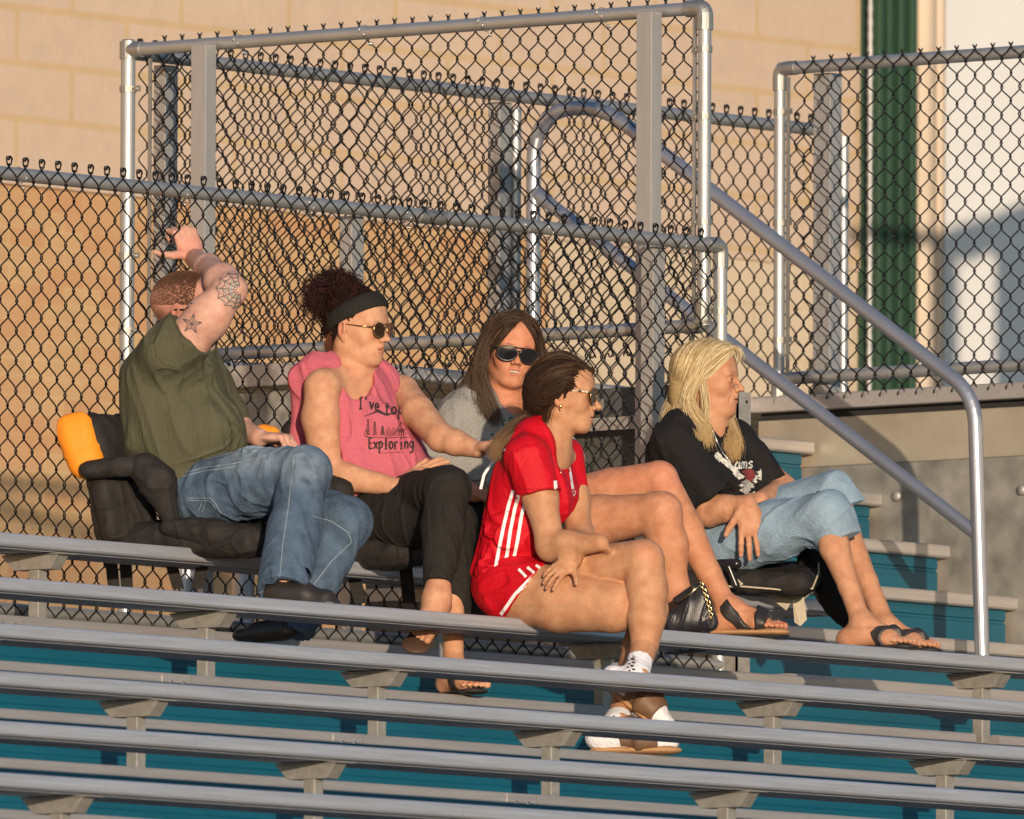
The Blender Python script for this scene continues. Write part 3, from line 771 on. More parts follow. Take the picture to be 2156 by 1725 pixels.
def head(g, c, fwd, up=(0, 1, 0), s=1.0, lips=(.42, .13, .11), brow=(.07, .04, .02), cheek=(.58, .20, .12), male=False, age=0, mouth=0, eyes=True, jaw=1.0, chin=0.0, nose=1.0, hairline=None):
    B = frame(fwd, up); f, l, u = B; c = np.asarray(c, float)
    H = lambda x, y, z: c + (f * x + l * y + u * z) * s
    E = lambda x, y, z, r, k=.02, sub=False: g.ell(H(x, y, z), np.array(r) * s, k, sub, B=B)
    E(-.018, 0, .032, (.094, .074, .080), .02)
    E(.000, 0, .045, (.080, .066, .062), .03)
    E(.030, 0, -.022, (.054, .058, .078), .03)
    for sy in (-1, 1):
        g.cone(H(-.012, sy * .050, -.052), H(.058, sy * .020, -.092), .017 * s * jaw, .014 * s, .03)
        E(.050, sy * .037, -.024, (.022, .021, .021), .022)
        E(.010, sy * .058, .000, (.03, .012, .03), .02)
        g.cone(H(.074, sy * .040, .0155), H(.083, sy * .012, .0125), .009 * s, .0095 * s, .014)
    E(.067, 0, -.093 - chin, (.017, .022, .0165), .02)
    E(.025, 0, -.085, (.045, .035, .018), .03)
    E(.049, 0, .040, (.034, .052, .042), .03)
    # sockets, eyes
    for sy in (-1, 1):
        E(.093, sy * .031, -.001, (.015, .016, .0105), .012, True)
        if eyes:
            E(.0745, sy * .0305, -.002, (.0115, .0135, .0095), .003)
            g.cone(H(.083, sy * .020, .004), H(.081, sy * .042, .001), .0028 * s, .0026 * s, .004)   # upper lid fold
            g.cone(H(.082, sy * .021, -.0075), H(.079, sy * .041, -.0075), .0026 * s, .0022 * s, .005)
            g.blob(H(.086, sy * .031, -.0015), np.array((.010, .015, .0046)) * s, (.035, .02, .018), .95, B)  # dark eye and lashes, with the squint's shadow put into the colour
    # nose
    n = nose
    g.cone(H(.083, 0, .008), H(.102 * (1 + .03 * (n - 1)), 0, -.024), .0068 * s, .0078 * s, .010)
    E(.1045 + .010 * (n - 1), 0, -.031, (.0105, .0095, .0085), .008)
    for sy in (-1, 1):
        E(.095, sy * .0115, -.034, (.0095, .0068, .0072), .006)
        E(.0985, sy * .0068, -.0415, (.0055, .0035, .0035), .003, True); g.blob(H(.099, sy * .007, -.041), .005 * s, (.10, .03, .02), .8)  # nostril darkness put into the skin colour
    g.cone(H(.088, 0, -.040), H(.0865, 0, -.052), .007 * s, .006 * s, .010)
    # mouth
    E(.062, 0, -.062, (.027, .030, .023), .02)
    ms = .024 if mouth == 2 else .021
    for sy in (-1, 1):
        g.cone(H(.0885, sy * .006, -.0575), H(.0765, sy * ms, -.0635 + (.004 if mouth == 2 else 0)), .0052 * s, .0030 * s, .004)
        g.cone(H(.0875, sy * .005, -.0695), H(.0765, sy * ms * .9, -.0655 + (.004 if mouth == 2 else 0)), .0058 * s, .0030 * s, .004)
        g.blob(H(.089, sy * .008, -.058), np.array((.012, .015, .0066)) * s, lips, .9, B)
        g.blob(H(.088, sy * .007, -.0705), np.array((.012, .014, .0072)) * s, lips, .9, B)
        g.blob(H(.078, sy * .034, -.022), np.array((.03, .022, .020)) * s, cheek, .35, B)
    gap = (.0016, .003, .0045)[mouth]
    E(.0925, 0, -.0635 + (.001 if mouth == 2 else 0), (.014, ms * .93, gap), .002, True)
    if mouth: g.blob(H(.083, 0, -.0625), np.array((.009, ms * .8, gap * 1.15)) * s, (.72, .68, .60), .95, B)
    else: g.blob(H(.088, 0, -.0635), np.array((.02, ms, .0017)) * s, (.16, .05, .04), .8, B)
    # ears
    for sy in (-1, 1):
        Be = frame(nrm(l * sy + f * -.35 * 1), u)
        ce = H(-.008, sy * .077, -.006)
        g.ell(ce, np.array((.0075, .0165, .030)) * s, .004, B=Be)
        g.ell(ce + (l * sy * .007 + f * .003) * s, np.array((.0055, .0095, .019)) * s, .005, True, B=Be)
        g.cone(H(-.001, sy * .078, -.012), H(.002, sy * .076, .006), .0042 * s, .003 * s, .005)
        g.ell(H(-.002, sy * .074, -.034), np.array((.006, .006, .009)) * s, .006, B=B)
        g.blob(ce, np.array((.02, .02, .036)) * s, (.62, .20, .14), .4, B)
    # brows
    if brow is not None:
        for sy in (-1, 1):
            for q in np.linspace(0, 1, 5):
                g.blob(H(.088 - .012 * q * q, sy * (.015 + .028 * q), .0165 + .005 * math.sin(q * 2.6)), np.array((.012, .0075, .0040)) * s, brow, .7, B)
    if age:
        for sy in (-1, 1):
            g.cone(H(.086, sy * .020, -.040), H(.075, sy * .031, -.066), .0018 * s, .0022 * s, .004, sub=True)
            for q in range(3): g.cone(H(.070, sy * .050, .004 - q * .007), H(.060, sy * .058, .009 - q * .010), .0012, .0012, .002, sub=True)
            g.cone(H(.070, sy * .026, -.078), H(.062, sy * .028, -.094), .0016 * s, .0018 * s, .004, sub=True)
        for q in range(3): g.cone(H(.087 - .003 * q, -.028, .034 + .011 * q), H(.087 - .003 * q, .028, .034 + .011 * q), .0009, .0009, .002, sub=True)
    return H, B

def tubes(paths, rads, n=3):
    """(N, m, 3) paths and (N, m) radii to one quad mesh"""
    paths = np.asarray(paths); N, m, _ = paths.shape
    t = np.gradient(paths, axis=1); t /= np.linalg.norm(t, axis=2)[..., None] + 1e-9
    ref = np.array([.3, .2, .93]); a = np.cross(t, ref); a /= np.linalg.norm(a, axis=2)[..., None] + 1e-9; b = np.cross(t, a)
    th = np.linspace(0, 2 * np.pi, n, endpoint=False)
    R = paths[:, :, None] + rads[..., None, None] * (np.cos(th)[:, None] * a[:, :, None] + np.sin(th)[:, None] * b[:, :, None])
    V = R.reshape(-1, 3)
    i = np.arange(N)[:, None, None] * m * n + np.arange(m - 1)[None, :, None] * n; j = np.arange(n)[None, None]
    Q = np.stack([i + j, i + (j + 1) % n, i + n + (j + 1) % n, i + n + j], -1).reshape(-1, 4)
    return V, Q

def resample(p, m):
    p = np.asarray(p, float)
    # Catmull-Rom through the points
    q = np.vstack([2 * p[0] - p[1], p, 2 * p[-1] - p[-2]]); out = []
    for t in np.linspace(0, len(p) - 1 - 1e-6, m):
        i = int(t); f = t - i; a, b, c, d = q[i:i + 4]
        out.append(.5 * ((2 * b) + (-a + c) * f + (2 * a - 5 * b + 4 * c - d) * f * f + (-a + 3 * b - 3 * c + d) * f ** 3))
    return np.array(out)

def strands(person, guides, n, c1, c2, name='hair', jit=(.003, .008), r=.0011, m=16, wave=.0, curl=0.0, tip=None, parent=None, mat_=None, seed=1, pairs=None, trim=.12):
    """hair drawn as many fine strands between neighbouring guide curves"""
    R = np.random.default_rng(seed); gs = np.array([resample(g_, m) for g_ in guides])
    k = len(gs); ia = R.integers(0, max(1, k - 1), n); t = R.random(n)[:, None, None]
    ib = np.minimum(ia + 1, k - 1)
    p = gs[ia] * (1 - t) + gs[ib] * t
    s = np.linspace(0, 1, m)[None, :, None]
    off = R.normal(0, 1, (n, 1, 3)); p = p + off * (jit[0] + (jit[1] - jit[0]) * s)
    off2 = R.normal(0, 1, (n, 1, 3)); p = p + off2 * .0012 * np.sin(s * (5 + 5 * R.random((n, 1, 1))) + R.random((n, 1, 1)) * 6)
    if wave:
        ph = R.random((n, 1)) * 1.5; fr = 9 + 3 * R.random((n, 1)); ss = s[..., 0]
        p[..., 0] += wave * np.sin(ss * fr + ph) * ss; p[..., 2] += wave * np.cos(ss * fr + ph) * ss
    if curl:
        ph = R.random((n, 1)) * 6.3; fr = 10 + 10 * R.random((n, 1)); ss = s[..., 0]
        p[..., 0] += curl * np.sin(ss * fr + ph) * ss; p[..., 1] += curl * np.cos(ss * fr + ph * 2) * ss; p[..., 2] += curl * np.sin(ss * fr * 1.3 + ph) * ss
    # random length
    L = 1 - trim * R.random((n, 1)); u = np.linspace(0, 1, m)[None] * L * (m - 1); i0 = np.floor(u).astype(int); i1 = np.minimum(i0 + 1, m - 1); fr = (u - i0)[..., None]
    ar = np.arange(n)[:, None]; p = p[ar, i0] * (1 - fr) + p[ar, i1] * fr
    rad = r * (.7 + .6 * R.random((n, 1))) * (1 - .75 * np.linspace(0, 1, m)[None] ** 3)
    V, Q = tubes(p, rad)
    mixv = np.clip(R.normal(.38, .42, (n, 1, 1)), 0, 1.25); c = np.array(c1) * (1 - mixv) + np.array(c2) * mixv
    c = np.repeat(c, m, 1)
    if tip is not None: c = c * (1 - s ** 2) + np.array(tip) * s ** 2
    C = np.repeat(c.reshape(-1, 3), 3, 0)
    o = fastmesh(name, person.W(V) - np.array(person.root.location), Q, mat_ or M['hair'], None, C); o.parent = parent or person.root
    return o

def project(person, target, pts2, off=.0012, ref=None):
    """drop local (u, v) points onto the figure part straight away from the viewer side; returns local 3D points"""
    V, Q = target
    bv = target_bvh(target)
    out = []
    last = None
    for (a, b) in pts2:
        hit = bv.ray_cast(Vector((a, b, 3.0)), Vector((0, 0, -1)))
        if hit[0] is None: out.append(last if last is not None else np.array([a, b, 0.])); continue
        last = np.array(hit[0]) + np.array(hit[1]) * off * (1 if hit[1][2] > 0 else -1); out.append(last)
    return np.array(out)
_bv = {}
def target_bvh(t):
    k = id(t[0])
    if k not in _bv: _bv[k] = (BVHTree.FromPolygons(t[0].tolist(), t[1].tolist()), t)
    return _bv[k][0]

def ribbon(person, target, lines, wid, name, mat_, parent, off=.0012, step=.004):
    """strokes printed on a surface: polylines in local (u, v)"""
    m = MB()
    for ln in lines:
        wd = wid
        if isinstance(ln, tuple) and len(ln) == 2 and np.isscalar(ln[1]): ln, wd = ln
        ln = np.asarray(ln, float); seg = np.r_[0, np.cumsum(np.linalg.norm(np.diff(ln, axis=0), axis=1))]
        if seg[-1] < 1e-6: continue
        k = max(2, int(seg[-1] / step) + 1); q = np.linspace(0, seg[-1], k)
        c = np.stack([np.interp(q, seg, ln[:, 0]), np.interp(q, seg, ln[:, 1])], 1)
        t = np.gradient(c, axis=0); t /= np.linalg.norm(t, axis=1)[:, None] + 1e-9; nn = np.stack([-t[:, 1], t[:, 0]], 1) * wd / 2
        L = project(person, target, c - nn, off); R_ = project(person, target, c + nn, off)
        Cc = project(person, target, c, off)
        v = np.stack([L, Cc, R_], 1).reshape(-1, 3)
        f = []
        for i in range(k - 1):
            for j in range(2): f.append((i * 3 + j, i * 3 + j + 1, i * 3 + 3 + j + 1, i * 3 + 3 + j))
        m.add(v, f)
    return person.mesh(name, m, mat_, parent)

def fillpoly(person, target, polys, name, mat_, parent, off=.0012, res=.0025):
    """filled shapes printed on a surface (small raster cells, dropped onto it)"""
    m = MB()
    for poly in polys:
        poly = np.asarray(poly, float); lo, hi = poly.min(0), poly.max(0)
        nx, ny = [max(1, int(np.ceil((hi[i] - lo[i]) / res))) for i in range(2)]
        gx = np.linspace(lo[0], hi[0], nx + 1); gy = np.linspace(lo[1], hi[1], ny + 1)
        pts = [(a, b) for b in gy for a in gx]; P3 = project(person, target, pts, off)
        def inside(x, y):
            c = False; j = len(poly) - 1
            for i in range(len(poly)):
                if ((poly[i][1] > y) != (poly[j][1] > y)) and (x < (poly[j][0] - poly[i][0]) * (y - poly[i][1]) / (poly[j][1] - poly[i][1] + 1e-12) + poly[i][0]): c = not c
                j = i
            return c
        f = []
        for iy in range(ny):
            for ix in range(nx):
                if inside((gx[ix] + gx[ix + 1]) / 2, (gy[iy] + gy[iy + 1]) / 2):
                    a = iy * (nx + 1) + ix; f.append((a, a + 1, a + nx + 2, a + nx + 1))
        if f: m.add(P3, f)
    return person.mesh(name, m, mat_, parent) if m.v else None

# stroke letters on a 0..1 box (x right, y up)
LET = {'I': [[(.2, 1), (.8, 1)], [(.5, 1), (.5, 0)], [(.2, 0), (.8, 0)]], "'": [[(.5, 1), (.45, .75)]], 'v': [[(.1, .65), (.5, 0), (.9, .65)]],
       'e': [[(.15, .35), (.85, .38), (.75, .62), (.45, .7), (.15, .5), (.15, .2), (.45, 0), (.85, .1)]], 't': [[(.45, 1), (.45, .15), (.6, 0), (.8, .08)], [(.15, .68), (.8, .68)]],
       'o': [[(.5, .68), (.15, .5), (.15, .15), (.5, 0), (.85, .15), (.85, .5), (.5, .68)]], 'p': [[(.2, .68), (.2, -.35)], [(.2, .6), (.6, .68), (.85, .45), (.7, .1), (.2, .08)], [(.05, -.35), (.38, -.35)]],
       'E': [[(.85, .95), (.2, 1), (.2, 0), (.9, .04)], [(.2, .52), (.7, .52)]], 'x': [[(.1, .65), (.9, 0)], [(.9, .65), (.1, 0)]], 'l': [[(.35, 1), (.5, 1), (.5, 0)], [(.25, 0), (.75, 0)]],
       'r': [[(.25, .65), (.25, 0)], [(.25, .45), (.55, .68), (.85, .6)], [(.08, 0), (.45, 0)]], 'i': [[(.5, .65), (.5, 0)], [(.5, .95), (.5, .88)], [(.28, 0), (.75, 0)]],
       'n': [[(.2, .65), (.2, 0)], [(.2, .45), (.55, .68), (.8, .5), (.8, 0)]], 'g': [[(.8, .6), (.4, .68), (.15, .4), (.4, .1), (.8, .2)], [(.8, .66), (.8, -.25), (.5, -.38), (.15, -.28)]],
       'm': [[(.1, .65), (.1, 0)], [(.1, .5), (.3, .68), (.48, .5), (.48, 0)], [(.48, .5), (.7, .68), (.9, .5), (.9, 0)]], 's': [[(.8, .58), (.5, .68), (.2, .5), (.8, .2), (.5, 0), (.15, .1)]],
       'a': [[(.8, .6), (.4, .68), (.15, .35), (.4, 0), (.8, .2)], [(.8, .66), (.8, .1), (.95, 0)]], 'R': [[(.2, 0), (.2, 1), (.65, 1), (.85, .75), (.6, .5), (.2, .5)], [(.5, .5), (.9, 0)]],
       'N': [[(.15, 0), (.15, 1), (.85, 0), (.85, 1)]], 'D': [[(.2, 0), (.2, 1), (.6, .95), (.85, .5), (.6, .05), (.2, 0)]], 'V': [[(.1, 1), (.5, 0), (.9, 1)]], 'W': [[(.05, 1), (.28, 0), (.5, .8), (.72, 0), (.95, 1)]]}
def letters(txt, org, right, up, w, h, gap=1.0, warp=None):
    """polylines of a word; org, right, up are local (u, v) vectors"""
    out = []; x = 0
    org, right, up = np.asarray(org, float), np.asarray(right, float), np.asarray(up, float)
    for ch in txt:
        if ch == ' ': x += w * .6; continue
        for st_ in LET[ch]:
            out.append(np.array([org + right * (x + a * w) + up * (b * h) + (warp(x + a * w) if warp else 0) for a, b in st_]))
        x += w * gap
    return out

# ------------------------------------------------------------------ cloth, skin and hair materials
M['skin'] = mat('skin', (1, 1, 1), .54, noise=.20, nscale=32, bump=.8, bscale=260, vcol=True, sss=.10, spec=.26, tint=(1.0, .86, .82))
M['hair'] = mat('hair_strands', (1, 1, 1), .38, vcol=True, spec=.16)
M['scalp'] = mat('hair_mass', (1, 1, 1), .7, vcol=True, spec=.08, bump=.6, bscale=220, noise=.3, nscale=120)
def cloth(name, col, noise=.08, nscale=60, rough=.85, bump=2.0, bscale=120, sheen=0, vcol=False, **k): return mat(name, col, rough, noise=noise, nscale=nscale, bump=bump, bscale=bscale, sheen=sheen, spec=.2, vcol=vcol, **k)
def denim(name, c1, c2):
    m = cloth(name, c1, noise=.35, nscale=500, bump=2.2, bscale=150, vcol=True, rough=.9); return m
def folds(specs):
    """specs: (direction the folds run along, frequency, depth, centre or None, radius)"""
    def f(p):
        out = np.zeros(len(p), np.float32)
        for i, (d, fr, amp, c, r) in enumerate(specs):
            d = nrm(d); q = p - np.outer(p @ d, d) * .86
            n = vnoise(q * fr + 11.3 * i); n = np.clip(1 - np.abs(n) * 5, 0, 1) ** 1.4 - .3      # ridges
            n = n + .7 * vnoise(q * fr * 1.3 + 5.1)
            wgt = 1.0 if c is None else np.exp(-((p - c) ** 2).sum(1) / r ** 2)
            out += -amp * 1.7 * n * wgt
        return out
    return f

# ================================================================== man in the olive shirt
def man():
    A = Person(435, 1060, .12, 'man in olive t-shirt and jeans, tattooed arm raised to hold the fence', P(435, 1160, 'y', .12))
    J = A.J; g = A.skin
    SK = (.60, .355, .27); RED = (.42, .16, .11)
    pel = J(430, 1050, 0)
    shR, el, wr = J(392, 722, .15), J(487, 612, .20), None
    wr = J(410, 545, y=.40)
    # torso under the shirt
    g.ell(J(375, 840, 0), (.155, .21, .10), .04, B=frame(LFT, (0, 1, 0))[[0, 2, 1]])
    g.ell(J(410, 980, 0), (.150, .14, .11), .05, B=frame(LFT, (0, 1, 0))[[0, 2, 1]])
    g.cone(J(380, 765, .05), J(445, 805, -.12), .06, .048, .05)
    g.cone(J(400, 775, -.02), J(397, 705, .0), .045, .052, .03)
    g.cone(J(385, 760, .10), shR, .06, .058, .04)
    g.cone(shR, J(440, 668, .18), .066, .062, .03).cone(J(440, 668, .18), el, .062, .047, .03)
    g.cone(el, J(468, 592, .13), .047, .048, .02).cone(J(468, 592, .13), J(435, 562, wr[2] * .55 + .09), .047, .036, .03).cone(J(435, 562, wr[2] * .55 + .09), wr, .036, .030, .03)
    f_ = nrm(J(372, 500, 0) - J(412, 545, 0)) * np.array([1, 1, 0]) + np.array([0, 0, -.25])
    # gripping hand: palm to the wire, fingers hooked through
    hand(g, wr, nrm(np.array([-.34, .88, -.15])), nrm(np.array([-.45, -.1, -.85])), side=1, s=1.05, fc=[(60, 70, 30), (70, 75, 40), (75, 80, 40), (80, 80, 40)], thumb=(.10, .95, -.05), tcurl=12, nails=(.60, .33, .26))
    # other hand resting in the lap
    g.cone(J(505, 905, -.14), J(545, 922, -.02), .035, .029, .02)
    hand(g, J(545, 922, -.02), np.array([.9, .0, .35]), np.array([.2, -.95, .1]), side=1, s=1.0, curl=(55, 60, 40), thumb=(.7, .5, .5), nails=(.60, .33, .26))
    g.cone(J(460, 835, -.15), J(505, 905, -.14), .040, .033, .03)
    H, B = head(g, J(392, 656, .02), (.95, -.03, .30), s=1.0, male=True, lips=(.45, .16, .12), brow=(.10, .05, .03), cheek=(.58, .18, .12), eyes=False)
    hc = J(392, 656, .02)
    g.cone(J(398, 700, -.0), J(388, 675, .0), .058, .056, .03)
    # legs inside the jeans
    kn, an = J(645, 985, y=-.34), J(604, 1225, y=-.44)
    hipR, hipL = J(400, 1050, .07), J(475, 1055, -.07)
    kn2, an2 = J(738, 1092, y=-.33), J(612, 1300, y=-.27)
    leg(g, hipR, kn, an, (.075, .05, .045, .03)); leg(g, hipL, kn2, an2, (.075, .05, .045, .03))
    # colour: sunburnt head, stubble hair, grey beard
    g.blob(hc, (.16, .15, .16), RED, .8); g.blob(el, .055, (.66, .30, .24), .5); g.blob(wr, .11, (.62, .27, .20), .6)
    for q in ((-.03, 0, .06, .085), (-.065, 0, .02, .065), (-.01, -.03, .07, .06), (-.06, -.05, -.02, .035), (0.01, 0, .10, .05)): g.blob(H(*q[:3]), q[3], (.22, .11, .075), .8)
    for q in ((.0, 0, .105, .062), (-.04, 0, .115, .06), (.035, -.01, .09, .045)): g.blob(H(*q[:3]), q[3], (.07, .035, .022), .85)
    g.blob(H(.02, -.07, -.045), (.05, .05, .035), (.30, .20, .15), .7, B); g.blob(H(.06, -.02, -.085), (.035, .06, .03), (.58, .48, .42), .85, B); g.blob(H(.085, 0, -.052), (.02, .03, .008), (.5, .40, .34), .8, B)
    body = A.add('body', g, M['skin'], SK, h=.0034, fine=[(hc - np.array([.135, .20, .135]), hc + .14, .0019), (wr - .12, wr + np.array([.1, .14, .1]), .0022)]); bt = A.last
    # short hair on the crown
    n = 22000; R = np.random.default_rng(5); ps = []
    ths, phs = R.random(n) * 2 * np.pi, R.random(n) ** .8 * 1.75
    d0 = np.stack([np.cos(ths) * np.sin(phs), np.sin(ths) * np.sin(phs), np.cos(phs)], 1)
    d0 = d0[(d0[:, 0] < .62)]
    surf = np.array([H(-.017 + a * .0935, b * .0735, .033 + c_ * .0795) for a, b, c_ in d0]); nn = d0 @ B
    bvh = target_bvh(bt); fx = [bvh.find_nearest(Vector(p)) for p in surf]; surf = np.array([np.array(f_h[0]) for f_h in fx]); nn = np.array([np.array(f_h[1]) for f_h in fx])
    L = (.0030 + .0060 * np.clip(d0[:, 2:3], 0, 1) ** 2)
    pp = np.stack([surf - nn * .001, surf + nn * L * .5 + B[0] * .002, surf + nn * L * .7 + B[0] * .005], 1)
    V, Q = tubes(pp, np.array([[.0007, .0006, .0003]]).repeat(len(pp), 0))
    C = np.repeat(np.repeat(np.array([[.12, .062, .040]]) * (.6 + .8 * R.random((len(pp), 1))), 3, 0), 3, 0)
    o = fastmesh('hair', A.W(V) - np.array(A.root.location), Q, M['hair'], None, C); o.parent = A.root
    # beard
    n = 2600; q = []
    while len(q) < n:
        a, b, c_ = R.random() * .12 - .03, -.02 - R.random() * .06, -.03 - R.random() * .09
        if c_ < -.045 - .3 * (a - .05) or a > .05: q.append((a, b if a < .05 else (R.random() - .6) * .06, c_))
    sg = []
    bv = target_bvh(bt)
    for a, b, c_ in q:
        p0 = H(a * 1.5, b * 1.5, c_ * 1.1); hit = bv.find_nearest(Vector(p0))
        if hit[0] is None or hit[3] > .06: continue
        s0 = np.array(hit[0]); n0 = np.array(hit[1])
        lc = (s0 - hc) @ B.T
        if lc[2] > -.035 or lc[2] > -.05 and lc[0] > .075 or lc[2] < -.125 or lc[0] < .0 or abs(lc[1]) > .065: continue
        sg.append([s0 - n0 * .001, s0 + n0 * .0025 - B[2] * .002, s0 + n0 * .003 - B[2] * .006])
    V, Q = tubes(np.array(sg), np.array([[.0008, .0007, .0003]]).repeat(len(sg), 0))
    C = np.repeat(np.repeat(np.array([[.40, .31, .26]]) * (.5 + .8 * R.random((len(sg), 1))), 3, 0), 3, 0)
    o = fastmesh('beard', A.W(V) - np.array(A.root.location), Q, M['hair'], None, C); o.parent = A.root
    # dark glasses temple
    b = MB(); b.tube([H(-.012, -.080, .004), H(.03, -.079, .006), H(.078, -.070, .006)], .0030, 6); b.tube([H(.078, -.072, .006), H(.092, -.045, .004), H(.098, 0, .006), H(.092, .045, .004)], .004, 6)
    for sy in (-1, 1): b.add([H(.096, sy * .008, .012), H(.088, sy * .055, .012), H(.086, sy * .055, -.018), H(.097, sy * .010, -.02)], [(0, 1, 2, 3)])
    A.mesh('sunglasses', b, M['blackplastic'])
    # shirt
    t = G(); Bt = frame(LFT, (0, 1, 0))[[0, 2, 1]]
    t.ell(J(372, 838, 0), (.176, .215, .128), .04, B=Bt)
    t.ell(J(398, 945, .0), (.178, .150, .150), .06, B=Bt)
    t.ell(J(415, 905, .03), (.15, .12, .14), .05, B=Bt)
    t.cone(J(352, 775, .06), J(440, 806, -.12), .085, .062, .06)
    t.cone(J(375, 742, .0), J(400, 725, .0), .075, .070, .03)
    dn = nrm(J(455, 655, .19) - J(378, 728, .15)); t.ell(J(418, 785, .05), (.050, .040, .070), .03)
    t.cone(J(352, 745, .14), J(400, 703, .165), .084, .082, .045, clip=[(J(397, 700, .165), dn)])
    t.cone(J(280, 790, .05), J(285, 930, .05), .030, .040, .06)
    t.ell(J(440, 1015, 0), (.165, .075, .145), .04, B=Bt, clip=[(J(440, 1030, 0), nrm(np.array([.50, -.86, 0])) )])
    t.cone(J(455, 825, -.14), J(487, 872, -.15), .056, .054, .04)
    t.cone(J(432, 690, .178), el, .0585, .0585, .008, sub=True)
    A.add('t_shirt', t, M['olive'], None, h=.0038, disp=folds([((.35, -1, 0), 16, .0045, None, 1), ((1, .35, 0), 24, .006, J(470, 985, .1), .12), ((1, .6, 0), 26, .007, J(410, 770, .12), .08), ((.6, -1, 0), 22, .006, J(480, 880, .1), .12)])); sh = A.last
    # sleeve seam and hem
    def line(pts): return [tuple(J(a, b, 0)[:2]) for a, b in pts]
    ribbon(A, sh, [line([(332, 698), (327, 728), (333, 752), (347, 768), (368, 773)])], .0022, 'seam', M['olive_dark'], A.root.children[-1], off=.0006)
    ribbon(A, sh, [line([(374, 664), (377, 690), (383, 715), (390, 738)])], .0016, 'hem', M['olive_dark'], A.root.children[-1], off=.0006)
    # jeans
    j = G()
    j.ell(J(435, 1045, 0), (.175, .105, .135), .05, B=Bt)
    leg2 = lambda hp, k_, a_, r: (j.cone(hp, hp + (k_ - hp) * .5, r[0], r[1], .02), j.cone(hp + (k_ - hp) * .5, k_, r[1], r[2], .014), j.cone(k_, k_ + (a_ - k_) * .5, r[2] * .96, r[3], .014), j.cone(k_ + (a_ - k_) * .5, a_, r[3], r[4], .012, clip=[(a_, nrm(a_ - k_))]))
    leg2(J(430, 1040, .08), J(640, 995, y=-.34), J(597, 1245, y=-.44), (.112, .100, .080, .076, .079))
    j.cone(kn, kn, .001, .001, .001)
    leg2(J(490, 1065, -.07), J(725, 1100, y=-.33), J(617, 1335, y=-.27), (.105, .095, .080, .068, .052))
    j.cone(J(610, 1215, y=-.44), J(598, 1290, y=-.44), .06, .066, .01, sub=True)
    kk = J(640, 990, y=-.34)
    def dcol(V, col):
        base = np.array((.085, .130, .190)); lt = np.array((.34, .41, .47)); dk = np.array((.04, .07, .12))
        c = np.tile(base, (len(V), 1))
        def wsh(c0, r, to, st, c):
            d = np.linalg.norm((V - c0) / r, axis=1); t_ = np.clip(1.3 * (1 - d), 0, 1)[:, None] * st; return c * (1 - t_) + to * t_
        c = wsh(J(560, 960, .2), (.20, .08, .3), lt, .7, c); c = wsh(kk, (.09, .09, .2), lt, .6, c); c = wsh(J(735, 1110, .0), (.07, .10, .3), lt, .75, c); c = wsh(J(610, 1120, .2), (.04, .2, .3), lt, .5, c)
        n = vnoise(V * np.array([30, 30, 30])) + .5 * vnoise(V * 75)
        c = c * (1 + .55 * n[:, None]); c = np.where((n[:, None] < -.3), c * .8 + dk * .2, c); return c
    A.add('jeans', j, M['denim'], (.12, .18, .26), h=.0038, colfn=dcol, disp=folds([((.2, -1, 0), 20, .004, None, 1), ((1, -.25, 0), 30, .009, J(520, 1000, .2), .11), ((.8, -1, 0), 28, .008, J(585, 1030, .25), .09), ((1, .2, 0), 30, .007, J(600, 1215, .3), .10), ((1, .5, 0), 26, .007, J(660, 1190, .1), .10)])); jt = A.last
    jp = A.root.children[-1]
    st = [line([(372, 1000), (430, 985), (500, 975), (540, 965), (575, 955)]), line([(368, 1008), (430, 992), (500, 982)]), line([(622, 965), (612, 1060), (600, 1150), (592, 1238)]),
          line([(395, 1048), (445, 1048), (458, 1062), (470, 1085)]), line([(397, 1053), (442, 1053), (453, 1065), (464, 1087)]), line([(540, 1246), (575, 1238), (612, 1236), (640, 1242)]),
          line([(662, 1085), (700, 1097), (735, 1120), (742, 1140), (700, 1180), (655, 1240)]), line([(430, 1052), (420, 1075)]), line([(436, 1053), (428, 1078)])]
    ribbon(A, jt, st, .0016, 'stitching', M['stitch'], jp, off=.0008)
    # shoes
    s_ = G(); a_ = J(600, 1242, y=-.44); td = nrm(FWD * np.array([1, 0, 1]) + np.array([.25, -.02, -.2]))
    bs = P(600, 1250, 'y', -.46); z_ = A.Lc((bs[0], -.46, -RR))
    base = np.array([a_[0], z_[1] + .0, a_[2]])
    tu, tup, ta = td, UP, nrm(np.cross(UP, td))
    s_.cone(base + td * -.03 + UP * .040, base + td * .06 + UP * .040, .036, .034, .04)
    s_.cone(base + td * .0 + UP * .030, base + td * .130 + UP * .026, .032, .032, .03, sq=(UP, 1.2))
    s_.cone(base - td * .03 + UP * .014, base + td * .145 + UP * .012, .027, .033, .012, sq=(UP, 2.4))
    b2 = J(595, 1330, y=-.25); t2 = nrm(np.array([-.95, -.05, -.25]))
    s_2 = G(); s_2.cone(b2 + UP * .01, b2 + t2 * .08 + UP * .002, .036, .030, .03).cone(b2 - t2 * .02, b2 + t2 * .125 - UP * .006, .028, .030, .02, sq=(UP, 1.5))
    A.add('shoe', s_, M['blackleather'], None, h=.003); A.add('shoe', s_2, M['blackleather'], None, h=.003)
    # tattoos
    bl = MB; T = []
    c0 = np.array(J(517, 612, 0)[:2])
    def pj(a, b): return tuple(J(a, b, 0)[:2])
    # spider web: spokes around the elbow tip, arcs between
    cx, cy = 508, 612
    ang = [math.radians(a) for a in (100, 125, 150, 175, 200, 225, 250, 270)]
    rad = [36, 44, 50, 52, 50, 46, 42, 36]
    for a, r0 in zip(ang, rad): T.append(([pj(cx + math.cos(a) * 7, cy - math.sin(a) * 7), pj(cx + math.cos(a) * r0, cy - math.sin(a) * r0)], .0028))
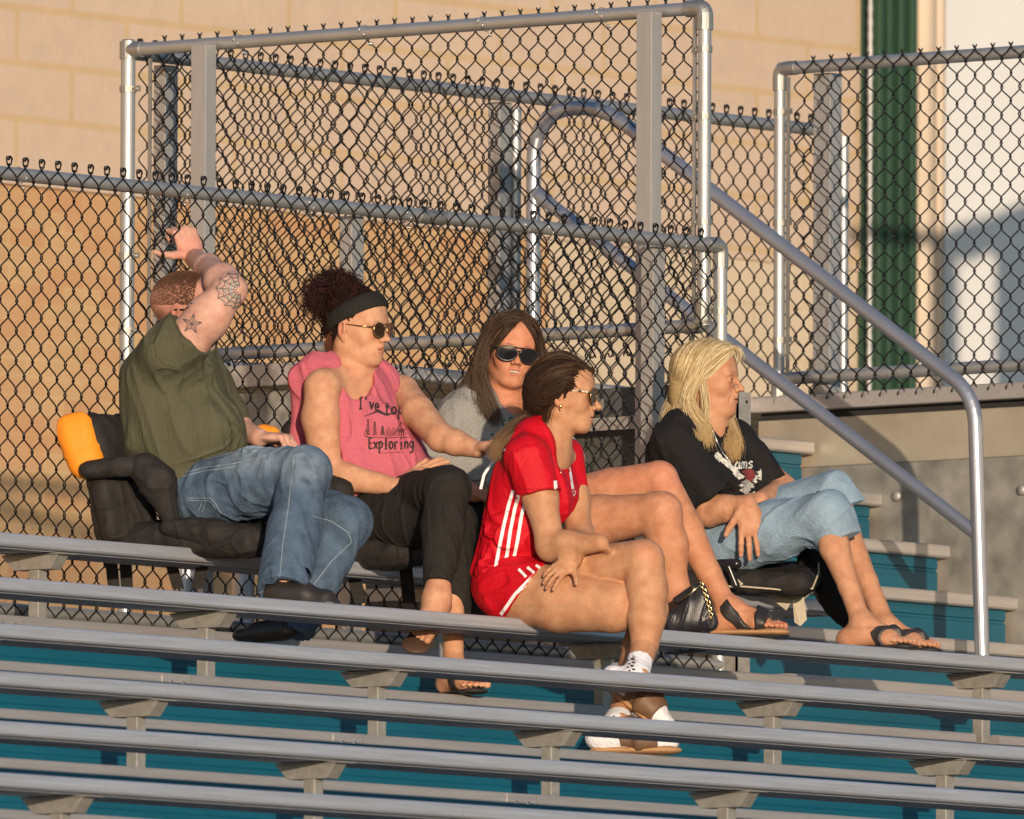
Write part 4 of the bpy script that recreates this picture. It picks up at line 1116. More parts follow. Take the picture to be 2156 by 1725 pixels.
    for fr in (.30, .52, .76, 1.0):
        for i in range(len(ang) - 1):
            am = (ang[i] + ang[i + 1]) / 2; r0 = rad[i] * fr; r1 = rad[i + 1] * fr; rm = (r0 + r1) / 2 * .86
            T.append(([pj(cx + math.cos(ang[i]) * r0, cy - math.sin(ang[i]) * r0), pj(cx + math.cos(am) * rm, cy - math.sin(am) * rm), pj(cx + math.cos(ang[i + 1]) * r1, cy - math.sin(ang[i + 1]) * r1)], .0024))
    ribbon(A, bt, T, .0026, 'web_tattoo', M['ink'], body, off=.0007); T = []
    # nautical star
    sx, sy = 407, 683
    pt = [(sx + math.cos(math.radians(80 + 36 * i)) * (22 if i % 2 == 0 else 8), sy - math.sin(math.radians(80 + 36 * i)) * (22 if i % 2 == 0 else 8)) for i in range(10)]
    T.append(([pj(*p) for p in pt + pt[:1]], .0026))
    for i in range(10): T.append(([pj(sx, sy), pj(*pt[i])], .0020))
    T.append(([pj(392, 652), pj(400, 647)], .006)); T.append(([pj(404, 641), pj(408, 639)], .005))
    ribbon(A, bt, T[:-2], .0026, 'star_tattoo', M['ink'], body, off=.0007)
    ribbon(A, bt, T[-2:], .0026, 'shoulder_tattoo', M['ink'], body, off=.0007)
    fills = []
    for i in range(len(ang) - 1):
        for f0, f1 in ((.36, .50), (.60, .74), (.84, .96)):
            am = ang[i] * .72 + ang[i + 1] * .28; an_ = ang[i] * .2 + ang[i + 1] * .8
            fills.append([pj(cx + math.cos(x) * rad[i] * f, cy - math.sin(x) * rad[i] * f) for x, f in ((ang[i] + .05, f0 * .98), (am, f0 * .93), (an_, f0 * .93), (an_, f1 * .85), (am, f1 * .84), (ang[i] + .05, f1 * .95))])
    fillpoly(A, bt, fills, 'tattoo_colour', M['tattoo_teal'], body, off=.0005, res=.002)
    return A

# ================================================================== woman in the pink tank top
def woman_pink():
    A = Person(770, 1080, .12, 'woman in pink sleeveless top with black headband and sunglasses, reaching out her arm', P(790, 1180, 'y', .12))
    J = A.J; g = A.skin
    SK = (.58, .315, .185)
    hc = J(752, 689, .02)
    H, B = head(g, hc, (.86, -.06, .50), s=1.0, lips=(.50, .17, .13), brow=(.16, .08, .05), cheek=(.58, .20, .12), mouth=1, jaw=1.1, chin=.002, eyes=False, nose=1.35)
    g.cone(J(738, 740, .01), J(725, 800, 0), .056, .062, .04)
    g.ell(H(.01, 0, -.080), (.045, .040, .028), .03, B=B)
    Bt = frame(LFT, (0, 1, 0))[[0, 2, 1]]
    g.ell(J(745, 875, 0), (.135, .14, .09), .05, B=Bt); g.ell(J(765, 990, 0), (.15, .15, .11), .06, B=Bt)
    shR, shL = J(680, 815, .15), J(846, 826, -.11)
    g.cone(J(725, 800, 0), shR, .05, .055, .05).cone(J(735, 800, 0), shL, .05, .05, .05)
    elR, wrR = J(690, 990, .17), J(842, 1026, .24)
    g.cone(shR, J(676, 880, .17), .050, .057, .012).cone(J(676, 880, .17), elR, .057, .044, .012)
    g.cone(elR, J(735, 1006, .2), .044, .043, .012).cone(J(735, 1006, .2), wrR, .043, .026, .012)
    hand(g, wrR, np.array([.86, .50, .1]), np.array([.35, -.75, -.55]), side=1, s=.98, curl=(4, 12, 8), thumb=(.75, .5, .1), tcurl=10)
    elL, wrL = J(928, 922, y=-.16), J(1008, 948, y=-.30)
    g.cone(shL, J(880, 870, (shL[2] + elL[2]) / 2), .050, .051, .012).cone(J(880, 870, (shL[2] + elL[2]) / 2), elL, .051, .043, .012)
    g.cone(elL, elL * .6 + wrL * .4, .042, .039, .012).cone(elL * .6 + wrL * .4, wrL, .039, .025, .012)
    hand(g, wrL, np.array([.85, .22, .30]), np.array([.1, -.9, .3]), side=-1, s=.95, curl=(28, 38, 25), thumb=(.6, .6, .6))
    # legs
    hR, hL = J(748, 1095, .07), J(815, 1085, -.08)
    kR, aR = J(958, 1105, y=-.36), A.Lc(PX(955, -.47, -.43 + .078))
    kL, aL = J(945, 1022, y=-.40), J(920, 1262, y=-.46)
    leg(g, hR, kR, aR, (.08, .05, .046, .030)); leg(g, hL, kL, aL, (.08, .05, .046, .034))
    g.cone(J(922, 1240, y=-.455), aL, .036, .034, .02)
    bR = foot(g, aR + UP * .0, nrm(np.array([.42, -.05, .9])), UP, nails=(.50, .06, .05))
    bL = foot(g, aL, nrm(np.array([-.25, -.35, .75])), nrm(np.array([.1, .8, .5])), nails=None)
    g.blob(elR, .06, (.64, .28, .17), .5); g.blob(J(735, 790, .06), (.06, .05, .06), (.60, .24, .13), .4)
    body = A.add('body', g, M['skin'], SK, h=.0034, fine=[(hc - np.array([.135, .265, .135]), hc + .14, .0019), (wrR - np.array([.03, .07, .09]), wrR + np.array([.20, .16, .09]), .0023), (wrL - np.array([.02, .10, .09]), wrL + np.array([.18, .10, .10]), .0023), (aR - np.array([.1, .1, .1]), aR + np.array([.2, .02, .2]), .0023)]); bt = A.last
    # top
    t = G(); Bu = Bt
    t.ell(J(742, 862, 0), (.168, .155, .118), .05, B=Bu); t.ell(J(768, 985, .01), (.180, .150, .150), .06, B=Bu); t.ell(J(760, 930, .0), (.165, .13, .135), .05, B=Bu)
    t.ell(J(800, 895, .11), (.062, .060, .052), .05); t.ell(J(832, 893, -.03), (.055, .058, .05), .05)
    t.cone(J(745, 1000, .05), J(830, 990, .02), .12, .11, .05)
    t.cone(J(745, 1020, .12), J(795, 1035, .12), .060, .045, .04, clip=[(J(775, 1052, .1), nrm(np.array([.25, -.97, 0])))])
    # straps
    t.cone(J(690, 790, .07), J(712, 768, .05), .040, .034, .03).cone(J(690, 790, .07), J(700, 850, .10), .045, .05, .04)
    t.cone(J(805, 800, -.07), J(790, 775, -.06), .036, .032, .03).cone(J(808, 800, -.07), J(815, 860, -.06), .040, .045, .04)
    # draped scarf of cloth down the back
    t.cone(J(668, 768, .06), J(636, 800, .045), .034, .040, .03).cone(J(636, 800, .045), J(628, 920, .02), .038, .030, .03).cone(J(628, 920, .02), J(634, 1010, .0), .03, .03, .03)
    t.cone(J(700, 764, .055), J(662, 772, .06), .026, .034, .03)
    # neck and arm openings
    t.ell(J(752, 792, .085), (.052, .075, .10), .012, sub=True); t.cone(J(738, 740, .01), J(728, 805, .02), .060, .066, .01, sub=True)
    t.cone(shR + np.array([-.02, -.02, .02]), J(672, 930, .20), .062, .068, .008, sub=True)
    t.cone(J(672, 930, .20), elR, .066, .054, .008, sub=True)
    t.cone(shL + np.array([0, -.0, 0]), elL, .060, .058, .008, sub=True)
    tk = A.add('tank_top', t, M['pink'], None, h=.0036, disp=folds([((.3, -1, 0), 20, .0040, None, 1), ((1, -.15, 0), 24, .008, J(790, 985, .12), .09), ((.15, -1, 0), 34, .008, J(640, 870, .04), .10), ((.35, -1, 0), 30, .007, J(810, 800, -.05), .05), ((.5, -1, 0), 30, .006, J(700, 775, .07), .05)])); tt_ = A.last
    # print on the chest
    q = lambda a, b: np.array(J(a, b, 0)[:2]); S = A.S
    ln = letters("I've", q(755, 862), (.95, -.12), (.0, 1), 10.8 / S, 24 / S, 1.12, warp=lambda x: np.array([0, .35 * x * (1 - x * 16)]))
    ribbon(A, tt_, ln, .0054, 'lettering', M['print'], tk, off=.0009, step=.003)
    ln = letters("top", q(809, 873), (.99, -.0), (.05, .99), 12.5 / S, 24 / S, 1.12)
    ribbon(A, tt_, ln, .0054, 'lettering', M['print'], tk, off=.0009, step=.003)
    ln = letters("Exploring", q(776, 945), (.995, .0), (.0, 1), 10.2 / S, 23 / S, 1.05)
    ribbon(A, tt_, ln, .0054, 'lettering', M['print'], tk, off=.0009, step=.003)
    ln = [np.array([q(800 + i * 5, 953 - i * .2), q(803 + i * 5, 955 - i * .2)]) for i in range(10)]
    for i, (x0, top) in enumerate(((776, 883), (790, 888), (806, 897))):
        ln.append(np.array([q(x0, 917), q(x0, top)]))
        for k in range(7):
            yy = top + (914 - top) * k / 6.5; wd = 2.0 + k * .45; ln += [np.array([q(x0 - wd, yy + 3), q(x0, yy)]), np.array([q(x0, yy), q(x0 + wd, yy + 3)])]
    for i in range(9): ln.append(np.array([q(815 + i * 4.3, 918), q(815 + i * 4.3, 905 - 6 * math.sin(i * 1.7) ** 2)]))
    ln.append(np.array([q(770, 920), q(800, 922), q(862, 921)])); ln.append(np.array([q(835, 905), q(846, 888), q(857, 905), q(835, 905)])); ln.append(np.array([q(826, 916), q(834, 908), q(852, 908), q(858, 916)]))
    for k in range(4): ln.append(np.array([q(768 + k * 6, 877 - k * 2), q(795, 868 - k * 2), q(815, 876 - k), q(840, 866), q(862, 878 - k)]))
    ln.append(np.array([q(768, 918), q(772, 903), q(776, 918), q(768, 918)]))
    ribbon(A, tt_, ln, .0020, 'picture', M['print'], tk, off=.0009, step=.004)
    # leggings
    j = G(); j.ell(J(775, 1075, -.01), (.175, .095, .14), .05, B=Bt)
    def lg(hp, k_, a_, r, cut): j.cone(hp, hp + (k_ - hp) * .5, r[0], r[1], .02).cone(hp + (k_ - hp) * .5, k_, r[1], r[2], .012).cone(k_, k_ + (a_ - k_) * .35, r[2] * .95, r[3], .010).cone(k_ + (a_ - k_) * .35, cut, r[3], r[4], .010, clip=[(cut, nrm(a_ - k_))])
    lg(J(755, 1085, .07), J(955, 1102, y=-.36), aR, (.100, .090, .070, .062, .045), J(958, 1320, y=-.40))
    lg(J(820, 1075, -.06), J(942, 1030, y=-.40), aL, (.095, .085, .070, .066, .046), J(921, 1228, y=-.455))
    A.add('leggings', j, M['blackcloth'], None, h=.0038, disp=folds([((.2, -1, 0), 24, .003, None, 1), ((1, .2, 0), 34, .005, J(935, 1200, .3), .07), ((1, -1, 0), 28, .006, J(890, 1040, .2), .08)]))
    # headband
    hb = G(); pb = []
    for a in np.linspace(0, 2 * np.pi, 41): pb.append(H(-.010 + .083 * math.cos(a), .0800 * math.sin(a), .043 + .048 * math.cos(a)))
    for i in range(40): hb.cone(pb[i], pb[i + 1], .023, .023, .004, sq=(nrm((pb[i] + pb[i + 1]) / 2 - H(-.006, 0, .02)), 3.4))
    A.add('headband', hb, M['blackcloth'], None, h=.0026)
    # hair: cap, crown pulled up, curly bun
    c_ = G(); c_.ell(H(-.022, 0, .036), (.099, .080, .085), .01, B=B, clip=[(H(.045, 0, .05), nrm(B[0] * .8 - B[2] * .6))]); c_.ell(H(-.012, 0, .048), (.094, .076, .075), .02, B=B, clip=[(H(.058, 0, .075), nrm(B[0] * .7 - B[2] * .7))])
    bun = J(708, 616, -.01)
    c_.ell(bun, (.050, .040, .045), .02); c_.cone(H(-.05, 0, .09), bun, .05, .04, .03)
    c_.ell(H(.02, -.06, -.09), (.001, .001, .001), .001)
    c_.cone(H(-.06, -.045, -.01), H(-.055, -.03, -.06), .028, .018, .02)
    hm = A.add('hair', c_, M['scalp'], (.016, .007, .006), h=.003, disp=folds([((-.4, .9, 0), 60, .003, None, 1)]))
    gd = []
    for k in range(26):
        a = k / 26 * 2 * math.pi; d = np.array([math.cos(a) * .055, math.sin(a) * .043, .05 * math.sin(a * 2.3)])
        gd.append([bun + d * .2, bun + d * .8 + np.array([0, .01, 0]), bun + d * 1.25, bun + d * 1.35 + np.array([-.012, -.016, .01]), bun + d * 1.1 + np.array([-.02, -.04, .012])])
    strands(A, gd, 1700, (.013, .006, .005), (.060, .022, .015), jit=(.010, .014), curl=.010, r=.0009, seed=4, parent=hm, name='curls')
    gd = [[H(.03 - .02 * k, -.074 + .002 * k, .035 + .004 * k), H(-.04, -.07, .08), H(-.08, -.04, .11), bun] for k in range(6)] + [[H(-.09, -.02, -.03 + .02 * k), H(-.105, -.0, .04 + .01 * k), H(-.08, 0, .10), bun] for k in range(4)]
    strands(A, gd, 700, (.013, .006, .005), (.055, .020, .014), jit=(.004, .004), r=.0010, seed=6, parent=hm, name='swept_hair')
    gd = [[H(-.05, -.06, -.02), H(-.06, -.062, -.05), H(-.05, -.055, -.085)], [H(-.06, -.05, -.02), H(-.075, -.04, -.06), H(-.07, -.03, -.09)]]
    strands(A, gd, 120, (.07, .025, .015), (.2, .08, .04), jit=(.006, .008), curl=.004, r=.0009, seed=7, parent=hm, name='loose_strands')
    # sunglasses, gold rimmed with brown lenses
    fr = MB(); le = MB()
    for sy in (-1, 1):
        cc = H(.098, sy * .031, -.004); a1 = nrm(B[1] * 1 - B[0] * sy * .18); a2 = B[2]
        t_ = np.linspace(0, 2 * np.pi, 22); sh_ = [cc + a1 * (.0265 * math.cos(x)) + a2 * (.0225 * math.sin(x) - .004 * math.cos(x) * sy * -1 * .6) for x in t_]
        fr.tube(sh_, .0017, 5, cap=False)
        le.add([cc - B[0] * .0012] + [p for p in sh_[:-1]], [(0, i + 1, (i + 1) % 21 + 1) for i in range(21)])
    fr.tube([H(.100, -.008, .004), H(.103, 0, .007), H(.100, .008, .004)], .0017, 6); fr.tube([H(.098, -.014, .014), H(.101, 0, .016), H(.098, .014, .014)], .0014, 6)
    for sy in (-1, 1): fr.tube([H(.092, sy * .057, .006), H(.05, sy * .075, .007), H(-.005, sy * .081, .010)], .0019, 6)
    sg = A.mesh('sunglasses', fr, M['goldframe']); A.mesh('lens', le, M['brownlens'], parent=sg)
    # flip flops
    flipflop(A, bR, M['blackrubber']); 
    b_, t_, a_, u_n, tips = bL
    s_ = G(); s_.cone(b_ - t_ * .05 - u_n * .008, b_ + t_ * .19 - u_n * .008, .034, .042, .01, sq=(u_n, 3.5)); A.add('flip_flop', s_, M['brownsole'], None, h=.003)
    return A

def flipflop(A, ft, m_, thong=True):
    b_, t_, a_, u_n, tips = ft
    s_ = G(); s_.cone(b_ - t_ * .045 - u_n * .007, b_ + t_ * .140 - u_n * .007, .034, .045, .01, sq=(u_n, 4.5))
    s_.chain([b_ + t_ * .135 + a_ * .022 + u_n * .004, b_ + t_ * .11 + a_ * .016 + u_n * .036, b_ + t_ * .085 - a_ * .0 + u_n * .046], [.0045, .0045, .0045], .002) if False else None
    fo = A.skin.feet[tuple(np.round(b_, 4))]
    o_ = A.add('flip_flop', s_, m_, None, h=.0026)
    th = b_ + t_ * .122 + a_ * .020
    l1 = b_ + t_ * .050 + a_ * .045; l2 = b_ + t_ * .050 - a_ * .050
    low = (b_ + u_n * .004, -u_n)
    d1 = nrm(l1 - th); d2 = nrm(l2 - th); n1 = nrm(np.cross(u_n, d1)); n2 = nrm(np.cross(u_n, d2))
    strapband(A, 'strap', fo, [(th, n1, .0042, [low, (th - d1 * .004, -d1), (b_ + t_ * .038, -t_), (b_ + u_n * .058, u_n)]), (th, n2, .0042, [low, (th - d2 * .004, -d2), (b_ + t_ * .038, -t_), (b_ + u_n * .058, u_n)])], .0048, m_, parent=o_)
    return o_

# ================================================================== girl in red
def girl():
    A = Person(1090, 1250, -.55, 'girl in red jersey and red shorts with ponytail, sitting cross-legged on the second bench', P(1090, 1285, 'y', -.55))
    J = A.J; g = A.skin
    SK = (.51, .27, .145)
    hc = J(1188, 832, .0)
    H, B = head(g, hc, (.985, -.06, .12), s=.98, lips=(.50, .20, .15), brow=(.06, .03, .02), cheek=(.58, .20, .13), mouth=0, jaw=.9, eyes=False, nose=1.35)
    g.cone(J(1172, 872, 0), J(1152, 948, 0), .045, .051, .03); g.cone(J(1178, 905, .0), J(1165, 965, 0), .033, .045, .03)
    Bt = frame(nrm(np.array([.5, .1, -.86])), nrm(np.array([.35, .93, 0])))[[0, 2, 1]]
    g.ell(J(1115, 1025, 0), (.13, .14, .08), .05, B=Bt); g.ell(J(1085, 1150, 0), (.12, .14, .09), .06, B=Bt)
    shR, shL = J(1118, 960, .14), J(1195, 965, -.13)
    g.cone(J(1145, 950, 0), shR, .042, .040, .04).cone(J(1155, 950, 0), shL, .045, .045, .05)
    elR, wrR = J(1160, 1150, .19), J(1262, 1141, .30)
    g.cone(shR, J(1137, 1045, .165), .040, .049, .03).cone(J(1137, 1045, .165), elR, .050, .041, .03)
    g.cone(elR, J(1195, 1148, .23), .040, .041, .03).cone(J(1195, 1148, .23), wrR, .040, .0265, .03)
    hand(g, wrR, np.array([.35, -.45, -.80]), np.array([-.5, -.75, .1]), side=1, s=.85, curl=(35, 35, 20), thumb=(.7, .4, .4))
    elL, wrL = J(1222, 1130, -.04), J(1204, 1180, .245)
    g.cone(shL, J(1208, 1050, -.10), .046, .045, .03).cone(J(1208, 1050, -.10), elL, .045, .038, .03)
    g.cone(elL, elL * .6 + wrL * .4, .037, .035, .03).cone(elL * .6 + wrL * .4, wrL, .035, .025, .03)
    hand(g, wrL, nrm(np.array([-.52, -.36, .40])), nrm(np.array([-.15, -.62, -.60])), side=1, s=.74, fc=[(10, 22, 12), (14, 24, 12), (18, 26, 12), (20, 28, 12)], spread=1.5, thumb=(.55, .80, -.05), tcurl=0, nails=(.60, .34, .26))
    # legs: near thigh under, far leg crossed over
    hN, kN = J(1085, 1243, .08), J(1368, 1284, y=-.92)
    aN = A.Lc(PX(1298, -1.10, -.627 + .088))
    hF, kF = J(1140, 1220, -.08), J(1354, 1180, y=-1.02); aF = J(1338, 1428, y=-1.10)
    for p0, p1, r0, r1 in ((hN, J(1180, 1262, hN[2] + .09), .096, .098), (J(1180, 1262, hN[2] + .09), J(1290, 1275, hN[2] + .17), .098, .078), (J(1290, 1275, hN[2] + .17), kN, .078, .056), (kN, J(1345, 1365, kN[2] + .02), .052, .052), (J(1345, 1365, kN[2] + .02), J(1318, 1445, (kN[2] + aN[2]) / 2), .052, .038), (J(1318, 1445, (kN[2] + aN[2]) / 2), aN, .038, .031)): g.cone(p0, p1, r0, r1, .012)
    for p0, p1, r0, r1 in ((hF, J(1250, 1200, kF[2] * .60), .080, .072), (J(1250, 1200, kF[2] * .60), kF, .072, .064), (kF, J(1361, 1240, kF[2] + .015), .060, .062), (J(1361, 1240, kF[2] + .015), J(1360, 1300, kF[2] + .03), .062, .053), (J(1360, 1300, kF[2] + .03), J(1356, 1355, kF[2] + .03), .060, .041), (J(1356, 1355, kF[2] + .03), aF, .041, .032)): g.cone(p0, p1, r0, r1, .009)
    bN = foot(g, aN, nrm(np.array([.95, -.03, .12])), UP, nails=None)
    bF = foot(g, aF, nrm(np.array([.70, -.55, .30])), nrm(np.array([.55, .80, .1])), nails=None)
    g.blob(elR, .045, (.60, .26, .15), .5); g.blob(kF + np.array([.02, .03, .05]), .06, (.60, .27, .15), .5)
    body = A.add('body', g, M['skin'], SK, h=.0034, fine=[(hc - np.array([.135, .25, .135]), hc + .14, .0019), (wrL - np.array([.19, .14, .09]), wrL + np.array([.02, .05, .14]), .0021)]); bt = A.last
    # jersey
    t = G()
    t.ell(J(1114, 1015, 0), (.150, .160, .102), .05, B=Bt); t.ell(J(1090, 1135, 0), (.135, .165, .102), .06, B=Bt); t.ell(J(1078, 1212, .01), (.138, .080, .115), .05, B=Bt)
    t.cone(J(1120, 925, .05), J(1165, 940, -.06), .062, .055, .05)
    t.cone(J(1128, 912, .0), J(1138, 905, .0), .058, .050, .03)
    t.ell(J(1165, 1050, .06), (.06, .075, .06), .05); t.ell(J(1175, 1045, -.05), (.055, .07, .06), .05)
    dR = nrm(J(1137, 1045, .165) - shR); dL = nrm(J(1208, 1050, -.1) - shL)
    t.cone(J(1110, 965, .150), J(1136, 1045, .175), .072, .068, .04, clip=[(J(1135, 1042, .165), dR)])
    t.cone(J(1190, 960, -.12), J(1205, 1058, -.10), .054, .052, .03, clip=[(J(1205, 1056, -.1), dL)])
    t.cone(J(1138, 1010, .165), elR, .052, .052, .006, sub=True); t.cone(J(1207, 1040, -.1), elL, .046, .046, .006, sub=True)
    t.cone(J(1180, 870, 0), J(1150, 930, .01), .052, .058, .008, sub=True); t.cone(J(1168, 925, .02), J(1182, 975, .05), .040, .018, .01, sub=True)
    je = A.add('jersey', t, M['red'], None, h=.0035, disp=folds([((.3, -1, 0), 18, .003, None, 1), ((1, -.12, 0), 26, .0095, J(1060, 1140, .12), .10), ((1, .1, 0), 30, .008, J(1040, 1200, .1), .08), ((-.6, -1, 0), 26, .007, J(1120, 985, .15), .07), ((1, .25, 0), 22, .006, J(1150, 1085, .1), .08)])); tt_ = A.last
    q = lambda a, b: np.array(J(a, b, 0)[:2])
    S1 = [[(1080, 1028 + 8), (1055, 1085), (1042, 1138), (1050, 1150), (1043, 1200)], [(1092, 1052), (1074, 1100), (1062, 1150), (1058, 1200)], [(1106, 1056), (1090, 1105), (1082, 1152), (1072, 1202)]]
    S1 = [[(1081, 1032), (1072, 1060), (1060, 1110), (1052, 1150), (1050, 1160), (1042, 1204)], [(1092, 1042), (1083, 1075), (1074, 1120), (1068, 1165), (1059, 1206)], [(1106, 1055), (1098, 1085), (1090, 1135), (1083, 1170), (1076, 1207)]]
    ribbon(A, tt_, [np.array([q(*p) for p in l_]) for l_ in S1], .0098, 'stripes', M['white'], je, off=.0012)
    ribbon(A, tt_, [np.array([q(1012, 1030), q(1019, 1000), q(1035, 975), q(1052, 955)]), np.array([q(1064, 945), q(1052, 955)])], .008, 'shoulder_stripe', M['white'], je, off=.0012)
    ribbon(A, tt_, [(np.array([q(1168, 1012), q(1170, 1034)]), .010)], .010, 'patch', M['white'], je, off=.0012)
    ribbon(A, tt_, [(np.array([q(1200, 994), q(1203, 1015), q(1206, 1030)]), .007), (np.array([q(1203, 1034), q(1208, 1046), q(1212, 1034), q(1203, 1034)]), .0016), (np.array([q(1199, 985), q(1201, 995)]), .003)], .006, 'crest', M['white'], je, off=.0012)
    ribbon(A, tt_, [np.array([q(*p) for p in l_]) for l_ in ([(1104, 905), (1085, 935), (1070, 975), (1074, 1010), (1098, 1030), (1130, 1029), (1164, 1026)],)], .0014, 'seam', M['red_dark'], je, off=.0007)
    # shorts
    j = G(); j.ell(J(1082, 1235, .01), (.142, .100, .125), .05, B=Bt)
    hd = nrm(np.array([.80, -.22, .35]))
    j.cone(J(1086, 1240, .07), J(1145, 1262, .13), .105, .114, .04, clip=[(J(1109, 1240, .11), nrm(np.array([.79, -.61, .10])))])
    j.cone(J(1120, 1215, -.06), J(1170, 1205, -.02), .085, .085, .04, clip=[(J(1165, 1205, 0), nrm(np.array([.9, .2, .1])))])
    j.cone(hN, J(1180, 1262, hN[2] + .09), .101, .101, .004, sub=True) if False else None
    A.add('shorts', j, M['red'], None, h=.0035, disp=folds([((1, .2, 0), 26, .006, J(1080, 1230, .1), .12)])); st_ = A.last
    ribbon(A, st_, [(np.array([q(1147, 1192), q(1120, 1215), q(1085, 1250), q(1055, 1293)]), .0098), (np.array([q(1092, 1198), q(1108, 1214)]), .008), (np.array([q(1110, 1194), q(1125, 1206)]), .008), (np.array([q(1128, 1190), q(1140, 1198)]), .008)], .0095, 'stripes', M['white'], A.root.children[-1], off=.0016)
    # hair
    br1, br2 = (.022, .011, .007), (.105, .056, .031)
    c_ = G(); c_.ell(H(-.022, 0, .032), (.095, .077, .083), .01, B=B, clip=[(H(.052, 0, .05), nrm(B[0] * .75 - B[2] * .66))]); c_.ell(H(-.008, 0, .040), (.091, .074, .076), .02, B=B, clip=[(H(.070, 0, .056), nrm(B[0] * .62 - B[2] * .78))])
    c_.cone(H(-.07, -.02, .0), H(-.095, -.01, -.045), .055, .028, .04); c_.cone(H(-.02, -.055, .02), H(-.07, -.035, -.03), .035, .03, .03)
    hm = A.add('hair', c_, M['scalp'], (.030, .016, .010), h=.003, disp=folds([((-.8, -.5, 0), 55, .0025, None, 1)]))
    tie_ = J(1112, 878, .01)
    gd = []
    for k in range(12):
        f = k / 11; gd.append([H(.082 - .060 * f, -.008 - .070 * f, .070 - .052 * f), H(.03 - .03 * f, -.047 - .041 * f, .096 - .064 * f), H(-.055, -.076, .055 - .06 * f), H(-.09, -.035, -.01 - .03 * f), tie_])
    for k in range(7):
        f = k / 6; gd.append([H(.080 - .03 * f, .0, .074 + .022 * f), H(-.01, -.020 + .02 * f, .124), H(-.075, -.03 + .03 * f, .098), H(-.115, -.01, .03), tie_])
    strands(A, gd, 7500, br1, br2, jit=(.0035, .004), r=.0008, seed=8, trim=.02, parent=hm, name='swept_hair', m=18)
    strands(A, gd, 160, br1, br2, jit=(.009, .010), r=.0006, seed=88, trim=.3, parent=hm, name='loose_strands', m=18)
    tl = [[tie_ + d * .3, J(1090, 900, .03) + d, J(1070, 922, .07) + d * 1.2, J(1050, 943, .10) + d * 1.1, J(1034, 962, .12) + d * .4] for d in (np.array([-.012, .010, 0]), np.array([.0, .006, .012]), np.array([.010, -.006, .008]), np.array([.012, -.012, 0]))]
    strands(A, tl, 1300, br1, (.20, .12, .065), jit=(.004, .007), r=.0008, seed=9, parent=hm, name='ponytail', tip=(.25, .15, .08))
    strands(A, [[H(-.01, -.074, -.01), H(-.03, -.062, -.05), H(-.04, -.045, -.105)], [H(-.03, -.066, -.02), H(-.055, -.045, -.06), H(-.06, -.03, -.10)]], 120, br1, br2, jit=(.003, .006), r=.0009, seed=10, parent=hm, name='loose_strands')
    b = MB(); b.tube([tie_ + np.array([.006, .008, 0]), tie_ + np.array([-.006, -.008, .004])], .013, 12); A.mesh('hair_tie', b, M['blackcloth'])
    # sunglasses
    fr = MB(); le = MB()
    for sy in (-1, 1):
        cc = H(.094, sy * .031, .003); a1 = nrm(B[1] - B[0] * sy * .22)
        t_ = np.linspace(0, 2 * np.pi, 22); p_ = [cc + a1 * (.027 * math.cos(x)) + B[2] * (.023 * math.sin(x)) for x in t_]
        fr.tube(p_, .0020, 5, cap=False); le.add([cc] + p_[:-1], [(0, i + 1, (i + 1) % 21 + 1) for i in range(21)])
    fr.tube([H(.099, -.006, .004), H(.099, .006, .004)], .0018, 6); sg = A.mesh('sunglasses', fr, M['goldframe'])
    A.mesh('lens', le, M['brownlens'], parent=sg)
    b = MB()
    for sy in (-1, 1):
        for k in range(9):
            p0 = H(.090 - .010 * k, sy * (.058 + .0024 * k), .013 + .0006 * k); p1 = H(.090 - .010 * (k + 1), sy * (.058 + .0024 * (k + 1)), .0136 + .0006 * k); b.tube([p0, p1], [.0030, .0024] if k % 2 else [.0024, .0032], 7, col=(.75, .6, .45) if k % 3 else (.05, .03, .02))
    A.mesh('temple', b, M['vplastic'], parent=sg)
    b = MB()
    for p_, r0 in ((H(.001, -.082, -.034), .0052), (H(.001, -.082, -.044), .0034)):
        th = np.linspace(0, np.pi, 6); b.tube([p_ + B[1] * 0 + UP * (r0 * math.cos(x)) for x in th], [max(.0004, r0 * math.sin(x)) for x in th], 8)
    A.mesh('earring', b, M['gold'])
    # chain with pendant
    b = MB(); pn = project(A, bt, [q(1136, 905), q(1145, 935), q(1158, 962), q(1172, 985)], .002); b.tube(resample(pn, 14), .0009, 5); pn2 = project(A, tt_, [q(1186, 950), q(1183, 970), q(1179, 985), q(1179, 992)], .003); b.tube(resample(pn2, 8), .0012, 5); b.tube([pn2[-1], pn2[-1] - UP * .014], [.003, .002], 6)
    A.mesh('necklace', b, M['gold'])
    b = MB(); t_ = np.linspace(0, 2 * np.pi, 18); ax = nrm(wrL - elL); e1 = nrm(np.cross(ax, UP)); e2 = np.cross(ax, e1); b.tube([wrL - ax * .012 + e1 * .030 * math.cos(x) + e2 * .030 * math.sin(x) for x in t_], .0024, 6, cap=False); A.mesh('bracelet', b, M['gold'])
    # socks and sandals
    for (ft, an, kn, tall) in ((bN, aN, kN, .05), (bF, aF, J(1360, 1330, kF[2] + .03), .085)):
        b_, tt2, a_, u_n, tips = ft; up_ = nrm(kn - an); s_ = G()
        s_.cone(an + up_ * tall, an, .038, .037, .02, clip=[(an + up_ * (tall - .004), up_)]).cone(an, b_ + tt2 * .07 + u_n * .038, .037, .031, .03).ell(b_ - tt2 * .050 + u_n * .026, (.0440, .0375, .036), .02, B=np.array([tt2, a_, u_n]))
        s_.cone(b_ - tt2 * .02 + u_n * .022, b_ + tt2 * .10 + u_n * .022, .031, .033, .03, sq=(a_, .82)).cone(b_ + tt2 * .09 + u_n * .021, b_ + tt2 * .165 + u_n * .014, .033, .022, .03, sq=(a_, .78))
        so_ops = [o for o in s_.ops]
        s_.cone(an + up_ * (tall + .02), an + up_ * (tall - .02), .029, .029, .004, sub=True)
